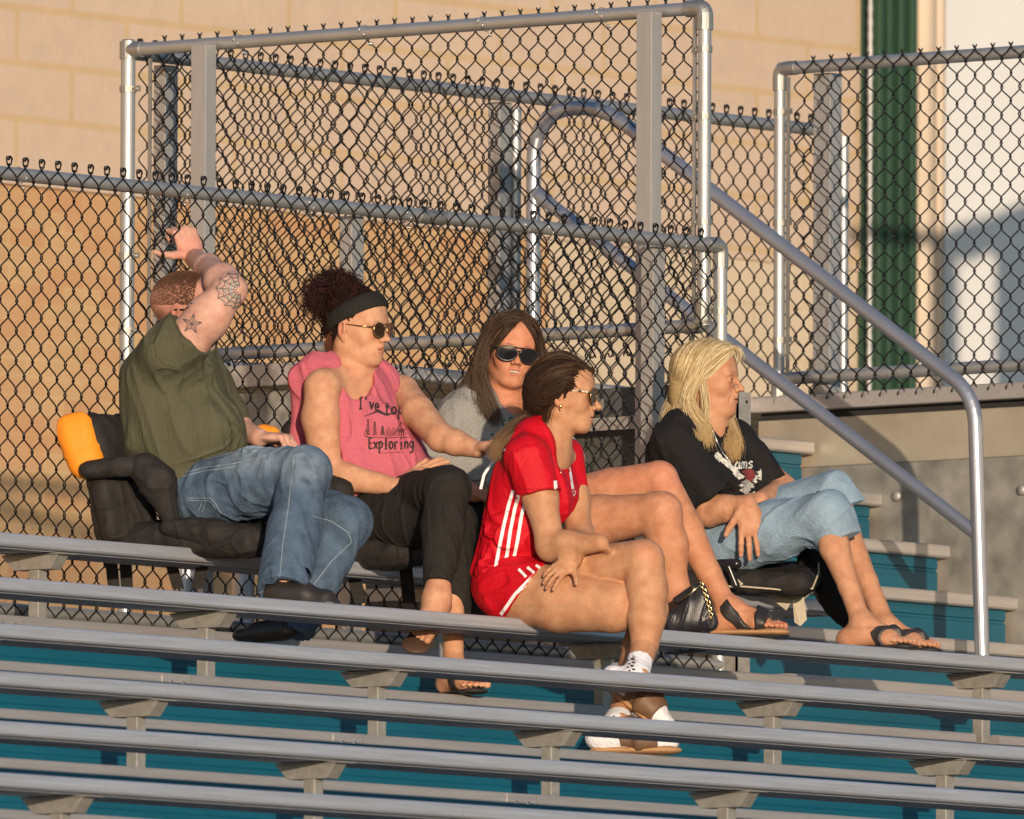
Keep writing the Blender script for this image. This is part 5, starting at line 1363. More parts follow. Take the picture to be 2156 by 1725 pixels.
        sk_ = A.add('sock', s_, M['sock'], None, h=.0028, disp=folds([((.1, 1, 0), 60, .0008, None, 1), ((1, 0, 0), 40, .0012, b_, .1)])); skt = A.last
        lo_ = (an + up_ * tall * .5)
        for k in range(6 if tall > .06 else 2):
            c0 = lo_[:2] + np.array([-.022 + .004 * (k % 2), .028 - .010 * k])
            if tall > .06: ribbon(A, skt, [(np.array([c0, c0 + (.010, .0)]), .005), (np.array([c0 - (.010, .004), c0 - (.004, .004)]), .004)], .004, 'mark', M['print'], sk_, off=.001)
        c0 = lo_[:2] + np.array([-.012, .030 if tall > .06 else .008])
        ribbon(A, skt, [np.array([c0 + (-.004, -.008), c0 + (.004, .004), c0 + (0, .008), c0 + (-.004, .004), c0 + (.005, -.008)])], .0022, 'mark', M['print'], sk_, off=.001)
        so = G(); so.cone(b_ - tt2 * .045 - u_n * .010, b_ + tt2 * .150 - u_n * .010, .036, .046, .008, sq=(u_n, 3.2))
        sn = A.add('sandal', so, M['cork'], None, h=.0028)
        cutb = (b_ + u_n * .002, -u_n); cutt = (b_ + u_n * .066 - tt2 * .0, nrm(u_n - tt2 * .5))
        strapband(A, 'strap', so_ops, [(b_ + tt2 * .040, tt2, .021, [cutb, cutt]), (b_ + tt2 * .098, tt2, .022, [cutb, cutt])], .0055, M['brownleather'], parent=sn)
    return A

# ================================================================== woman in the grey t-shirt
def woman_grey():
    A = Person(1080, 1100, .12, 'smiling woman in grey t-shirt and aviator sunglasses with long brown hair, bare crossed legs', P(1120, 1190, 'y', .12))
    J = A.J; g = A.skin
    SK = (.58, .25, .14)
    hc = J(1078, 738, .0); fw = np.array([.20, -.06, .975]); up = nrm(np.array([.15, .99, 0]))
    H, B = head(g, hc, fw, up=up, s=.98, lips=(.55, .20, .15), brow=(.06, .03, .02), cheek=(.64, .20, .11), mouth=2, jaw=1.1, eyes=False)
    for sy in (-1, 1): g.ell(H(.058, sy * .036, -.038), (.018, .017, .017), .02)
    g.cone(J(1068, 790, -.02), J(1060, 850, -.03), .052, .058, .04)
    Bt = frame(nrm(np.array([.85, 0, -.5])), (0, 1, 0))[[0, 2, 1]]
    g.ell(J(1040, 920, -.04), (.155, .16, .095), .05, B=Bt); g.ell(J(1070, 1050, -.02), (.15, .16, .11), .06, B=Bt)
    shR, shL = J(975, 868, .04), J(1130, 880, -.16)
    g.cone(J(1055, 855, -.03), shR, .05, .048, .05).cone(J(1055, 855, -.03), shL, .05, .048, .05)
    elR, wrR = J(905, 975, .08), J(1000, 1040, .16)
    g.cone(shR, elR, .048, .038, .03).cone(elR, wrR, .037, .025, .03); hand(g, wrR, np.array([.9, -.2, .2]), np.array([0, -.9, -.2]), side=1, s=.9, curl=(20, 25, 15))
    elL = J(1195, 985, -.12); wrL = J(1150, 1060, .06)
    g.cone(shL, elL, .046, .037, .03).cone(elL, wrL, .036, .025, .03); hand(g, wrL, np.array([-.7, -.5, .4]), np.array([0, -.8, -.5]), side=-1, s=.9)
    # near leg (lower) and far leg (upper)
    hN, hF = J(1130, 1115, .06), J(1190, 1070, -.08)
    kN, kF = J(1393, 1078, y=-.40), J(1388, 1010, y=-.28)
    aN, aF = J(1428, 1318, y=-.40), A.Lc(PX(1534, -.53, -.197 + .088))
    g.cone(hN, hN * .5 + kN * .5, .088, .076, .03).cone(hN * .5 + kN * .5, kN, .076, .058, .02)
    g.cone(hF, hF * .5 + kF * .5, .088, .078, .012).cone(hF * .5 + kF * .5, kF, .078, .057, .010)
    g.cone(kN, J(1405, 1150, kN[2] + .005), .056, .055, .03).cone(J(1405, 1150, kN[2] + .005), J(1420, 1240, kN[2]), .055, .040, .04).cone(J(1420, 1240, kN[2]), aN, .040, .032, .03)
    mid = kF * .62 + aF * .38
    g.cone(kF, mid, .056, .054, .010).cone(mid, kF * .28 + aF * .72, .054, .037, .010).cone(kF * .28 + aF * .72, aF, .037, .031, .01)
    bN = foot(g, aN, nrm(np.array([.25, -.12, .85])), UP, nails=None)
    bF = foot(g, aF + np.array([.006, .0, .0]), nrm(np.array([.93, -.16, .35])), UP, L=.215, nails=(.62, .05, .04))
    for k in (kN, kF): g.blob(k + np.array([.02, .02, .05]), .06, (.62, .27, .17), .5)
    g.blob(J(1340, 970, .3), (.012, .012, .2), (.2, .08, .05), .0)
    body = A.add('body', g, M['skin'], SK, h=.0034, fine=[(hc - np.array([.135, .20, .135]), hc + .14, .0019), (aF - np.array([.07, .09, .08]), aF + np.array([.2, .0, .15]), .0022)],
                 colfn=lambda V, c: np.where((V[:, 0] > .0)[:, None] & (V[:, 1] < .1)[:, None], c * np.array([.93, 1.02, .98]), c)); bt = A.last
    # teeth
    b = MB()
    for i in range(8):
        x0 = (i - 3.5) * .0047; b.add([H(.0865 - abs(x0) * .22, x0 - .0022, -.0592), H(.0865 - abs(x0) * .22, x0 + .0022, -.0592), H(.0855 - abs(x0) * .22, x0 + .0021, -.0650 + abs(x0) * .12), H(.0855 - abs(x0) * .22, x0 - .0021, -.0650 + abs(x0) * .12)], [(0, 1, 2, 3)])
    A.mesh('teeth', b, M['teeth'])
    t = G()
    t.ell(J(1035, 925, -.04), (.172, .165, .115), .05, B=Bt); t.ell(J(1045, 1000, -.02), (.172, .13, .13), .06, B=Bt)
    t.ell(J(1020, 935, .05), (.06, .055, .05), .05); t.ell(J(1095, 935, .02), (.06, .055, .05), .05)
    t.cone(J(1010, 848, 0), J(1110, 858, -.10), .055, .05, .05); t.cone(J(965, 880, .05), J(1010, 848, .02), .058, .055, .04)
    t.cone(J(975, 880, .05), J(918, 962, .08), .070, .070, .04, clip=[(J(912, 972, .08), nrm(elR - shR))])
    t.cone(shL, J(1180, 955, -.14), .062, .060, .04)
    t.cone(J(925, 965, .08), J(890, 1005, .07), .055, .06, .04)
    t.cone(J(960, 990, .04), J(1130, 1010, .0), .085, .09, .05)
    t.cone(J(1072, 790, -.0), J(1060, 838, .0), .056, .060, .008, sub=True)
    ts = A.add('t_shirt', t, M['greycloth'], None, h=.0036, disp=folds([((.3, -1, 0), 18, .004, None, 1), ((1, .1, 0), 24, .007, J(1000, 980, .1), .12)])); tt_ = A.last
    q = lambda a, b: np.array(J(a, b, 0)[:2]); S = A.S
    ln = letters('ERVE', q(1062, 908), (.90, .36), (-.36, .90), 14 / S, 22 / S, 1.15); ribbon(A, tt_, ln, .0055, 'lettering', M['greenprint'], ts, off=.0009, step=.003); ln = letters('IND', q(1040, 938), (.88, .44), (-.44, .88), 14 / S, 22 / S, 1.15)
    ribbon(A, tt_, ln, .0055, 'lettering', M['greenprint'], ts, off=.0009, step=.003)
    j = G(); j.ell(J(1130, 1085, -.01), (.17, .085, .13), .05, B=frame(LFT, (0, 1, 0))[[0, 2, 1]])
    j.cone(hN, hN * .62 + kN * .38, .100, .096, .03, clip=[(hN * .66 + kN * .34, nrm(kN - hN))]); j.cone(hF, hF * .72 + kF * .28, .098, .092, .03, clip=[(hF * .76 + kF * .24, nrm(kF - hF))])
    A.add('shorts', j, M['blackcloth'], None, h=.004)
    # hair: cap with a centre parting, long curtains either side
    d1, d2 = (.020, .011, .008), (.10, .060, .036)
    c_ = G(); c_.ell(H(-.018, 0, .036), (.094, .081, .083), .01, B=B, clip=[(H(.040, 0, .06), nrm(B[0] * .85 - B[2] * .5))])
    c_.ell(H(-.045, 0, -.05), (.05, .075, .10), .03, B=B)
    hm = A.add('hair', c_, M['scalp'], (.022, .013, .009), h=.003)
    gR = []; gL = []
    for k in range(10):
        f = k / 9
        gR.append([H(.060 - .085 * f, -.004 - .004 * f, .096 + .022 * math.sin(f * 2.6)), H(.055 - .085 * f, -.050 - .004 * f, .082 + .012 * f), H(.030 - .07 * f, -.083, .020), J(1012 - 10 * f, 775, .07 - .10 * f), J(990 - 24 * f + 40 * (1 - f), 835, .09 - .06 * f), J(962 + 92 * (1 - f), 838 + 55 * (1 - f), .11 - .02 * f)])
        gL.append([H(.060 - .085 * f, .004 + .004 * f, .096 + .022 * math.sin(f * 2.6)), H(.050 - .085 * f, .052 + .004 * f, .080 + .012 * f), H(.020 - .07 * f, .084, .015), J(1140 + 4 * f, 785, .02 - .10 * f), J(1128 + 14 * f, 850, .07 - .10 * f), J(1112 + 30 * f, 905, .10 - .12 * f)])
    strands(A, gR, 5200, d1, d2, jit=(.004, .010), r=.0009, seed=21, parent=hm, name='hair_curtain', m=20, tip=(.14, .095, .065), trim=.10)
    strands(A, gL, 3600, d1, d2, jit=(.004, .010), r=.0009, seed=22, parent=hm, name='hair_curtain', m=20, tip=(.14, .095, .065), trim=.10)
    # wisps over the forehead
    strands(A, [[H(.060, -.004, .098), H(.085, -.030, .070), H(.080, -.056, .030), H(.058, -.074, -.01)], [H(.05, -.004, .102), H(.070, -.045, .075), H(.062, -.066, .030), H(.045, -.080, -.02)]], 260, d1, d2, jit=(.002, .003), r=.001, seed=23, parent=hm, name='loose_strands')
    strands(A, [[H(.060, .004, .098), H(.082, .036, .070), H(.072, .062, .030), H(.050, .076, -.01)], [H(.05, .004, .102), H(.066, .047, .075), H(.056, .068, .030), H(.035, .080, -.02)]], 260, d1, d2, jit=(.002, .003), r=.001, seed=24, parent=hm, name='loose_strands')
    # aviators
    fr = MB(); le = MB()
    for sy in (-1, 1):
        cc = H(.100, sy * .034, -.006); a1 = nrm(B[1] - B[0] * sy * .16)
        t_ = np.linspace(0, 2 * np.pi, 26); pts_ = []
        for x in t_:
            cx_, sy_ = math.cos(x), math.sin(x)
            pts_.append(cc + a1 * (.0305 * cx_ * (1 - .10 * (sy_ < 0) * -sy_ * 0)) + B[2] * (.0245 * sy_ * (1 if sy_ < 0 else .82) - .0045 * cx_ * (-sy) * 0) + a1 * (-sy) * .003 * max(0, -sy_) * -1)
        fr.tube(pts_, .0032, 6, cap=False); le.add([cc + B[0] * .003] + [p + B[0] * .001 for p in pts_[:-1]], [(0, i + 1, (i + 1) % 25 + 1) for i in range(25)])
    fr.tube([H(.103, -.018, .0135), H(.106, 0, .0145), H(.103, .018, .0135)], .0022, 6); fr.tube([H(.102, -.007, .000), H(.105, 0, .004), H(.102, .007, .000)], .0024, 6)
    for sy in (-1, 1): fr.tube([H(.094, sy * .064, .006), H(.05, sy * .080, .005), H(0, sy * .083, .002)], .0030, 6)
    sg = A.mesh('sunglasses', fr, M['blackplastic']); A.mesh('lens', le, M['blacklens'], parent=sg)
    # cork sandals with black straps
    for ft, an in ((bF, aF), (bN, aN)):
        b_, t_, a_, u_n, tips = ft
        so = G(); so.cone(b_ - t_ * .040 - u_n * .006, b_ + t_ * .145 - u_n * .008, .035, .045, .008, sq=(u_n, 3.6)); sn = A.add('sandal', so, M['cork'], None, h=.0026)
        so = G(); so.cone(b_ - t_ * .040 - u_n * .0185, b_ + t_ * .146 - u_n * .0205, .035, .0455, .004, sq=(u_n, 8)); A.add('sole', so, M['blackrubber'], None, h=.0026, parent=sn)
        fo = g.feet[tuple(np.round(b_, 4))]; low = (b_ + u_n * .002, -u_n); th = b_ + t_ * .128 + a_ * .020
        n1 = nrm(t_ * .75 - u_n * .65)
        strapband(A, 'strap', fo, [(b_ + t_ * .100 + u_n * .03, t_ + a_ * .25, .0105, [low]), (b_ + t_ * .005 + u_n * .06, nrm(t_ * .80 + u_n * .60), .0100, [low]),
                                   (th, a_, .006, [low, (b_ + t_ * .095, -t_), (b_ + t_ * .140, t_)])], .0065, M['blackleather'], parent=sn)
    return A

# ================================================================== blonde woman
def blonde():
    A = Person(1520, 1150, .12, 'blonde woman in black t-shirt and cropped pale jeans, arms crossed on her lap', P(1530, 1215, 'y', .12))
    J = A.J; g = A.skin
    SK = (.53, .275, .155)
    hc = J(1489, 799, .0)
    H, B = head(g, hc, (.965, .02, .24), s=1.02, lips=(.46, .18, .14), brow=(.28, .17, .10), cheek=(.60, .19, .13), mouth=0, jaw=.85, age=1, nose=1.1, chin=.003)
    g.cone(J(1478, 850, -.0), J(1478, 915, -.01), .050, .056, .04); g.cone(J(1500, 872, .02), J(1495, 910, .02), .03, .035, .03)
    for k in range(5): g.cone(J(1488 + k * 3, 872, .052 - k * .006), J(1484 + k * 4, 905, .056 - k * .006), .0014, .0014, .003, sub=True)
    Bt = frame(LFT, nrm(np.array([-.1, .99, 0])))[[0, 2, 1]]
    g.ell(J(1475, 985, 0), (.155, .17, .09), .05, B=Bt); g.ell(J(1500, 1090, 0), (.145, .15, .10), .06, B=Bt)
    shR, shL = J(1425, 925, .14), J(1560, 935, -.14)
    g.cone(J(1478, 915, 0), shR, .048, .048, .05).cone(J(1478, 915, 0), shL, .048, .046, .05)
    elR, wrR = J(1492, 1078, .18), J(1572, 1058, .26)
    g.cone(shR, elR, .046, .040, .03).cone(elR, elR * .6 + wrR * .4, .040, .037, .03).cone(elR * .6 + wrR * .4, wrR, .037, .025, .03)
    hand(g, wrR, nrm(np.array([.12, -.97, .16])), nrm(np.array([-.1, -.1, -1])), side=-1, s=1.02, curl=(3, 8, 6), spread=1.0, thumb=(.74, .62, -.28), tcurl=0, nails=(.56, .33, .25))
    elL, wrL = J(1650, 1030, -.10), J(1600, 1052, .10)
    g.cone(shL, elL, .045, .038, .03).cone(elL, wrL, .037, .026, .03); hand(g, wrL, np.array([-.9, -.1, .3]), np.array([0, -.9, -.3]), side=-1, s=.95, curl=(10, 15, 10))
    hN, hF = J(1528, 1150, .08), J(1590, 1120, -.06)
    kN, kF = J(1743, 1085, y=-.34), J(1755, 1035, y=-.20)
    aN, aF = A.Lc(PX(1816, -.50, -.197 + .076)), A.Lc(PX(1868, -.46, -.197 + .076))
    leg(g, hN, kN, aN, (.075, .050, .046, .031)); leg(g, hF, kF, aF, (.075, .050, .045, .031))
    bN = foot(g, aN + np.array([0, -.0, 0]), nrm(np.array([.90, -.10, .42])), UP, L=.205, nails=(.62, .40, .33))
    bF = foot(g, aF + np.array([-.005, 0, 0]), nrm(np.array([.92, -.12, .35])), UP, L=.205, nails=(.62, .40, .33))
    R = np.random.default_rng(12)
    for k in range(40):
        t_ = R.random(); c0 = (kN * (1 - t_) + aN * t_) if k % 2 else (elR * (1 - t_) + wrR * t_); g.blob(c0 + np.array([R.normal() * .03, R.normal() * .01, .045]), .004 + .005 * R.random(), (.34, .14, .075), .5)
    for k in range(30): g.blob(H(.03 + R.random() * .05, -.07 + R.random() * .04, -.08 + R.random() * .12), .003 + .004 * R.random(), (.40, .17, .10), .35)
    wk = folds([((.2, -1, 0), 50, .0012, J(1560, 1085, .25), .08)])
    body = A.add('body', g, M['skin'], SK, h=.0034, disp=wk, fine=[(hc - np.array([.135, .20, .135]), hc + .145, .0021), (wrR - np.array([.08, .22, .10]), wrR + np.array([.09, .03, .10]), .0021), (aN - np.array([.07, .10, .08]), aN + np.array([.21, .0, .18]), .0023), (aF + np.array([.09, -.09, -.1]), aF + np.array([.22, -.0, .15]), .0023)]); bt = A.last
    t = G()
    t.ell(J(1468, 985, 0), (.175, .19, .115), .05, B=Bt); t.ell(J(1490, 1080, .0), (.170, .12, .125), .06, B=Bt); t.ell(J(1525, 1000, .06), (.06, .06, .05), .05); t.ell(J(1555, 1000, -.04), (.055, .06, .05), .05)
    t.cone(J(1440, 905, .08), J(1545, 915, -.11), .060, .052, .05); t.cone(J(1395, 965, .03), J(1430, 1060, .06), .05, .05, .05)
    dR = nrm(J(1502, 1052, .19) - shR)
    t.cone(J(1420, 930, .13), J(1500, 1050, .19), .072, .076, .04, clip=[(J(1497, 1048, .19), nrm(np.array([.62, -.78, .1])))])
    t.cone(shL, J(1635, 1040, -.10), .060, .058, .04, clip=[(J(1630, 1032, -.1), nrm(elL - shL))])
    t.cone(J(1480, 850, 0), J(1484, 908, .02), .054, .060, .008, sub=True); t.cone(J(1478, 1020, .17), elR, .050, .048, .006, sub=True)
    tsh = A.add('t_shirt', t, M['blackcloth2'], None, h=.0036, disp=folds([((.35, -1, 0), 18, .0045, None, 1), ((.6, -1, 0), 24, .009, J(1450, 1010, .15), .09), ((1, .3, 0), 28, .007, J(1500, 1075, .1), .08)])); tt_ = A.last
    q = lambda a, b: np.array(J(a, b, 0)[:2]); S = A.S
    ln = letters('ams', q(1544, 988), (.97, .05), (.1, 1), 14 / S, 21 / S, 1.05)
    ribbon(A, tt_, ln, .0050, 'lettering', M['white2'], tsh, off=.001, step=.003)
    fills = []
    R = np.random.default_rng(3)
    for k in range(26):
        f = k / 25; cx, cy = 1507 + 50 * f, 958 + 48 * f ** 1.2 + R.normal() * 2; w_ = 5 + 4 * f; fills.append([q(cx - w_, cy - 2), q(cx + R.random() * 3, cy - 5), q(cx + w_, cy + R.random() * 3), q(cx, cy + 5)])
    for k in range(34):
        f = k / 33; cx, cy = 1573 + 6 * math.sin(f * 5) + R.normal() * 8, 1000 + 38 * f; fills.append([q(cx - 6, cy), q(cx, cy - 3.5), q(cx + 7, cy + 1), q(cx, cy + 3.5)])
    for k in range(10): fills.append([q(1596 + R.normal() * 3, 990 + 2 * k), q(1602, 988 + 2 * k), q(1604, 994 + 2 * k)])
    fillpoly(A, tt_, fills, 'picture', M['white2'], tsh, off=.0012, res=.0022)
    fillpoly(A, tt_, [[q(1562, 992), q(1572, 987), q(1586, 990), q(1590, 1004), q(1580, 1014), q(1568, 1008)]], 'emblem', M['maroon'], tsh, off=.0018, res=.0022)
    # cropped jeans
    j = G(); Bj = frame(LFT, (0, 1, 0))[[0, 2, 1]]
    j.ell(J(1548, 1140, .0), (.165, .100, .125), .05, B=Bj)
    cN, cF = J(1770, 1130, kN[2] + .015), J(1797, 1050, kF[2] + .0)
    j.cone(hN, hN * .5 + kN * .5, .100, .088, .04).cone(hN * .5 + kN * .5, kN, .088, .070, .04)
    j.cone(kN, J(1775, 1160, kN[2] + .01), .070, .066, .04, clip=[(J(1772, 1133, kN[2]), nrm(np.array([.42, -.90, .05])))])
    j.cone(hF, hF * .5 + kF * .5, .098, .085, .02).cone(hF * .5 + kF * .5, kF, .085, .068, .012)
    j.cone(kF, J(1795, 1090, kF[2]), .066, .060, .012, clip=[(J(1792, 1062, kF[2]), nrm(np.array([.35, -.93, .0])))])
    def dcol(V, col):
        c = np.tile(np.array((.27, .375, .47)), (len(V), 1)); n = vnoise(V * 30) + .5 * vnoise(V * 80); c = c * (1 + .22 * n[:, None])
        d = np.linalg.norm((V - kN) / .11, axis=1); t_ = np.clip(1 - d, 0, 1)[:, None] * .5; return c * (1 - t_) + np.array((.36, .46, .52)) * t_
    A.add('jeans', j, M['denim'], (.2, .3, .4), h=.0038, colfn=dcol, disp=folds([((.7, .7, 0), 16, .0035, None, 1), ((-.3, 1, 0), 30, .010, J(1715, 1120, .2), .09), ((1, .2, 0), 30, .007, J(1600, 1120, .2), .08), ((1, -.5, 0), 34, .007, J(1770, 1080, .2), .06)])); jt = A.last; jp = A.root.children[-1]
    def line(pts): return [tuple(q(a, b)) for a, b in pts]
    ribbon(A, jt, [line([(1525, 1118), (1600, 1093), (1680, 1058), (1740, 1022), (1768, 1012)]), line([(1690, 1075), (1722, 1062), (1752, 1082), (1768, 1110)]), line([(1730, 1142), (1765, 1125), (1805, 1108)]), line([(1733, 1148), (1768, 1130), (1806, 1113)])], .0018, 'stitching', M['stitch'], jp, off=.0007)
    # hair
    b1, b2 = (.34, .22, .09), (.85, .72, .46)
    c_ = G(); c_.ell(H(-.022, 0, .036), (.097, .080, .086), .01, B=B, clip=[(H(.058, 0, .05), nrm(B[0] * .85 - B[2] * .5))]); c_.ell(H(-.06, -.02, -.04), (.055, .06, .09), .03, B=B)
    hm = A.add('hair', c_, M['scalp'], (.42, .30, .14), h=.003)
    gd = []
    for k in range(14):
        f = k / 13
        gd.append([H(.070 - .11 * f, .012 - .01 * f, .098 + .018 * math.sin(f * 2.4)), H(.040 - .09 * f, -.050 - .008 * f, .088), H(.012 - .075 * f, -.085, .030 + .01 * f), J(1452 - 28 * f, 838, .085 - .12 * f), J(1462 - 55 * f, 878, .12 - .12 * f), J(1476 - 66 * f + 8 * (1 - f), 905 + 6 * math.sin(f * 3), .15 - .08 * f), J(1494 - 108 * f, 940 - 30 * f, .17 - .04 * f)])
    strands(A, gd, 7500, b1, b2, jit=(.004, .011), r=.0008, seed=31, parent=hm, name='long_hair', m=22, wave=.004, tip=(.66, .46, .22), trim=.13)
    gd = []
    for k in range(6):
        f = k / 5; gd.append([H(.072 - .06 * f, .014 + .01 * f, .096 + .01 * f), H(.055 - .06 * f, .060, .078), H(.02 - .05 * f, .084, .010), J(1522 + 8 * f, 872, -.06 + .02 * f), J(1528 + 12 * f, 905, -.01 + .02 * f), J(1535 + 14 * f, 935, .06), J(1538 + 12 * f, 968, .09)])
    strands(A, gd, 2200, b1, b2, jit=(.004, .009), r=.0008, seed=32, parent=hm, name='long_hair', m=22, wave=.006, tip=(.60, .40, .18))
    strands(A, [[H(.088, .004, .094), H(.060, -.040, .094), H(.005, -.082, .055), H(-.04, -.085, .0)], [H(.086, .002, .086), H(.072, -.045, .072), H(.030, -.082, .030), H(-.01, -.089, -.005)], [H(.086, .01, .082), H(.070, -.052, .058), H(.030, -.080, .018), H(-.005, -.088, -.015)]], 1500, b1, b2, jit=(.003, .005), r=.0008, seed=33, parent=hm, name='swept_hair', m=16)
    strands(A, [[H(.0, -.086, -.01), J(1482, 850, .09), J(1484, 890, .11), J(1478, 925, .14)], [H(.012, -.084, -.005), J(1490, 850, .09), J(1488, 890, .11), J(1490, 920, .13)]], 60, b1, b2, jit=(.004, .006), r=.0009, seed=34, parent=hm, name='loose_strands')
    strands(A, [[H(.080, -.005, .088), H(.100, -.02, .085), H(.106, -.03, .060), H(.098, -.035, .040)], [H(.085, 0, .090), H(.108, -.0, .085), H(.112, -.02, .065)]], 40, b1, b2, jit=(.004, .006), r=.0008, seed=35, parent=hm, name='loose_strands')
    # earring and necklace
    b = MB(); e0 = H(-.002, -.083, -.036)
    for k in range(8): b.tube([e0 - UP * (.006 * k), e0 - UP * (.006 * k + .004)], .0022, 6)
    A.mesh('earring', b, M['gold'])
    b = MB(); pn = project(A, tt_, [q(1497, 905), q(1508, 930), q(1522, 955), q(1532, 968)], .003); b.tube(resample(pn, 16), .0016, 5); A.mesh('necklace', b, M['silver'])
    for ft in (bN, bF): flipflop(A, ft, M['blackrubber'])
    return A

# ------------------------------------------------------------------ materials for clothes
M['olive'] = cloth('olive_jersey', (.084, .081, .048), noise=.14, nscale=30, stretch=(1, 1, .3)); M['olive_dark'] = cloth('olive_seam', (.04, .042, .02))
M['pink'] = cloth('pink_heather', (.56, .125, .135), noise=.35, nscale=90, stretch=(1, 1, 4), col2=(.50, .12, .19)); M['print'] = mat('dark_print', (.028, .014, .016), .8)
M['denim'] = denim('denim_cloth', (1, 1, 1), None); M['stitch'] = mat('stitch_thread', (.27, .32, .35), .8); M['red_dark'] = cloth('red_seam', (.24, .003, .008))
M['red'] = cloth('red_jersey', (.52, .004, .013), noise=.10, nscale=20, rough=.6, bump=1.2); M['white'] = mat('white_print', (.80, .78, .76), .6); M['white2'] = mat('cracked_white_print', (.78, .76, .68), .7, noise=.6, nscale=90)
M['maroon'] = mat('maroon_print', (.22, .035, .03), .7); M['greenprint'] = mat('green_print', (.035, .11, .08), .8)
M['greycloth'] = cloth('grey_heather', (.30, .285, .26), noise=.22, nscale=160); M['blackcloth'] = cloth('black_leggings', (.021, .0185, .016), noise=.2, nscale=40); M['blackcloth2'] = cloth('black_cotton', (.014, .013, .014), noise=.2, nscale=40)
M['blackplastic'] = mat('black_plastic', (.015, .013, .013), .25); M['vplastic'] = mat('tortoise_plastic', (1, 1, 1), .25, vcol=True)
M['brownlens'] = mat('brown_lens', (.035, .018, .010), .08, spec=.7); M['blacklens'] = mat('black_lens', (.010, .010, .013), .06, spec=.7)
M['goldframe'] = mat('gold_frame', (.55, .36, .16), .25, 1); M['gold'] = mat('gold', (.85, .62, .28), .22, 1); M['silver'] = mat('silver', (.75, .72, .68), .25, 1)
M['blackrubber'] = mat('black_rubber', (.025, .021, .019), .55); M['brownsole'] = mat('brown_sole', (.07, .035, .022), .7); M['cork'] = mat('cork', (.50, .27, .12), .85, noise=.35, nscale=160, bump=.3, bscale=300)
M['blackleather'] = mat('black_leather', (.028, .022, .019), .42, noise=.2, nscale=50, bump=.3, bscale=250); M['brownleather'] = mat('brown_leather', (.16, .085, .045), .6, noise=.2, nscale=60)
M['ink'] = mat('tattoo_ink', (.10, .085, .085), .6); M['tattoo_teal'] = mat('tattoo_teal', (.20, .27, .25), .6); M['teeth'] = mat('teeth', (.60, .53, .45), .4); M['sock'] = cloth('white_sock', (.72, .71, .74), noise=.1, nscale=60)
M['canvas'] = cloth('black_canvas', (.026, .023, .021), noise=.4, nscale=25, rough=.7, bump=.8, bscale=120); M['orange'] = cloth('orange_canvas', (.86, .27, .02), noise=.1, nscale=30, rough=.6, bump=.5, bscale=160)
M['tape'] = mat('tan_binding', (.45, .38, .28), .8); M['paper'] = mat('brown_paper', (.48, .41, .31), .8, noise=.15, nscale=30, bump=.6, bscale=60)

people = [man(), woman_pink(), woman_grey(), girl(), blonde()]

# ================================================================== seats and bags
def cushion(A, name, pts, r, m_, parent=None, sqax=None, fac=1.0, h=.004, k=.02, dsp=None):
    s_ = G()
    for i in range(len(pts) - 1): s_.cone(pts[i], pts[i + 1], r[i], r[i + 1], k, sq=(sqax, fac) if sqax is not None else None)
    V, Q = solid(s_, h, disp=dsp or folds([((.3, -1, 0), 26, .0022, None, 1), ((1, 0, 0), 30, .0018, None, 1)]))
    o = fastmesh(name, A.W(V) - np.array(A.sroot.location), Q, m_, None); o.parent = parent or A.sroot; return o
def panel(A, name, quad, th, m_, parent=None, h=.004, bulge=.0, rr=.02, dsp=None):
    """padded panel over four corners (local points), thickness th"""
    q = [np.asarray(p, float) for p in quad]; s_ = G(); n = int(max(7, np.linalg.norm(q[3] - q[0]) / (th * .35))); n_ = nrm(np.cross(q[1] - q[0], q[3] - q[0]))
    rows = []
    for i in range(n):
        a = q[0] + (q[3] - q[0]) * i / (n - 1); b = q[1] + (q[2] - q[1]) * i / (n - 1); s_.cone(a, b, th, th, .03)
    V, Q = solid(s_, h, disp=dsp or folds([((.2, -1, 0), 20, .0022, None, 1), ((1, .2, 0), 30, .0018, None, 1)]))
    o = fastmesh(name, A.W(V) - np.array(A.sroot.location), Q, m_, None); o.parent = parent or A.sroot; return o
A = people[0]; J = A.J
A.sroot = thing('stadium_seat', 'black and orange padded stadium seat with armrests under the man in olive', 'stadium seat', P(400, 1160, 'y', .12), 'padded stadium seats on the top bench')
bk = panel(A, 'backrest', [J(198, 905, .10), J(285, 885, -.20), J(300, 1120, -.20), J(232, 1130, .10)], .026, M['canvas'])
panel(A, 'side_panel', [J(196, 892, .11), J(262, 900, .02), J(262, 985, .02), J(215, 985, .11)], .028, M['canvas'], bk)
panel(A, 'orange_bolster', [J(144, 894, .12), J(170, 888, .12), J(196, 978, .14), J(176, 985, .14)], .026, M['orange'], bk, dsp=folds([((1, .5, 0), 18, .0020, None, 1)]))
cushion(A, 'armrest', [J(192, 990, .18), J(260, 982, .19), J(322, 980, .20)], [.031, .034, .031], M['canvas'], sqax=np.array([0, 1., 0]), fac=1.15)
cushion(A, 'armrest_support', [J(305, 985, .20), J(335, 1015, .21), J(362, 1090, .22)], [.046, .052, .030], M['canvas'], sqax=np.array([0, 0, 1.]), fac=1.2)
panel(A, 'seat_side', [J(215, 1010, .12), J(290, 1000, .05), J(300, 1120, .08), J(240, 1125, .14)], .022, M['canvas'])
sb = panel(A, 'seat_cushion', [J(270, 1132, .10), J(420, 1120, -.22), J(600, 1135, .02), J(530, 1140, .30)], .034, M['canvas'])
cushion(A, 'seat_roll', [J(362, 1108, .22), J(455, 1124, .26), J(545, 1132, .30)], [.032, .043, .036], M['canvas'])
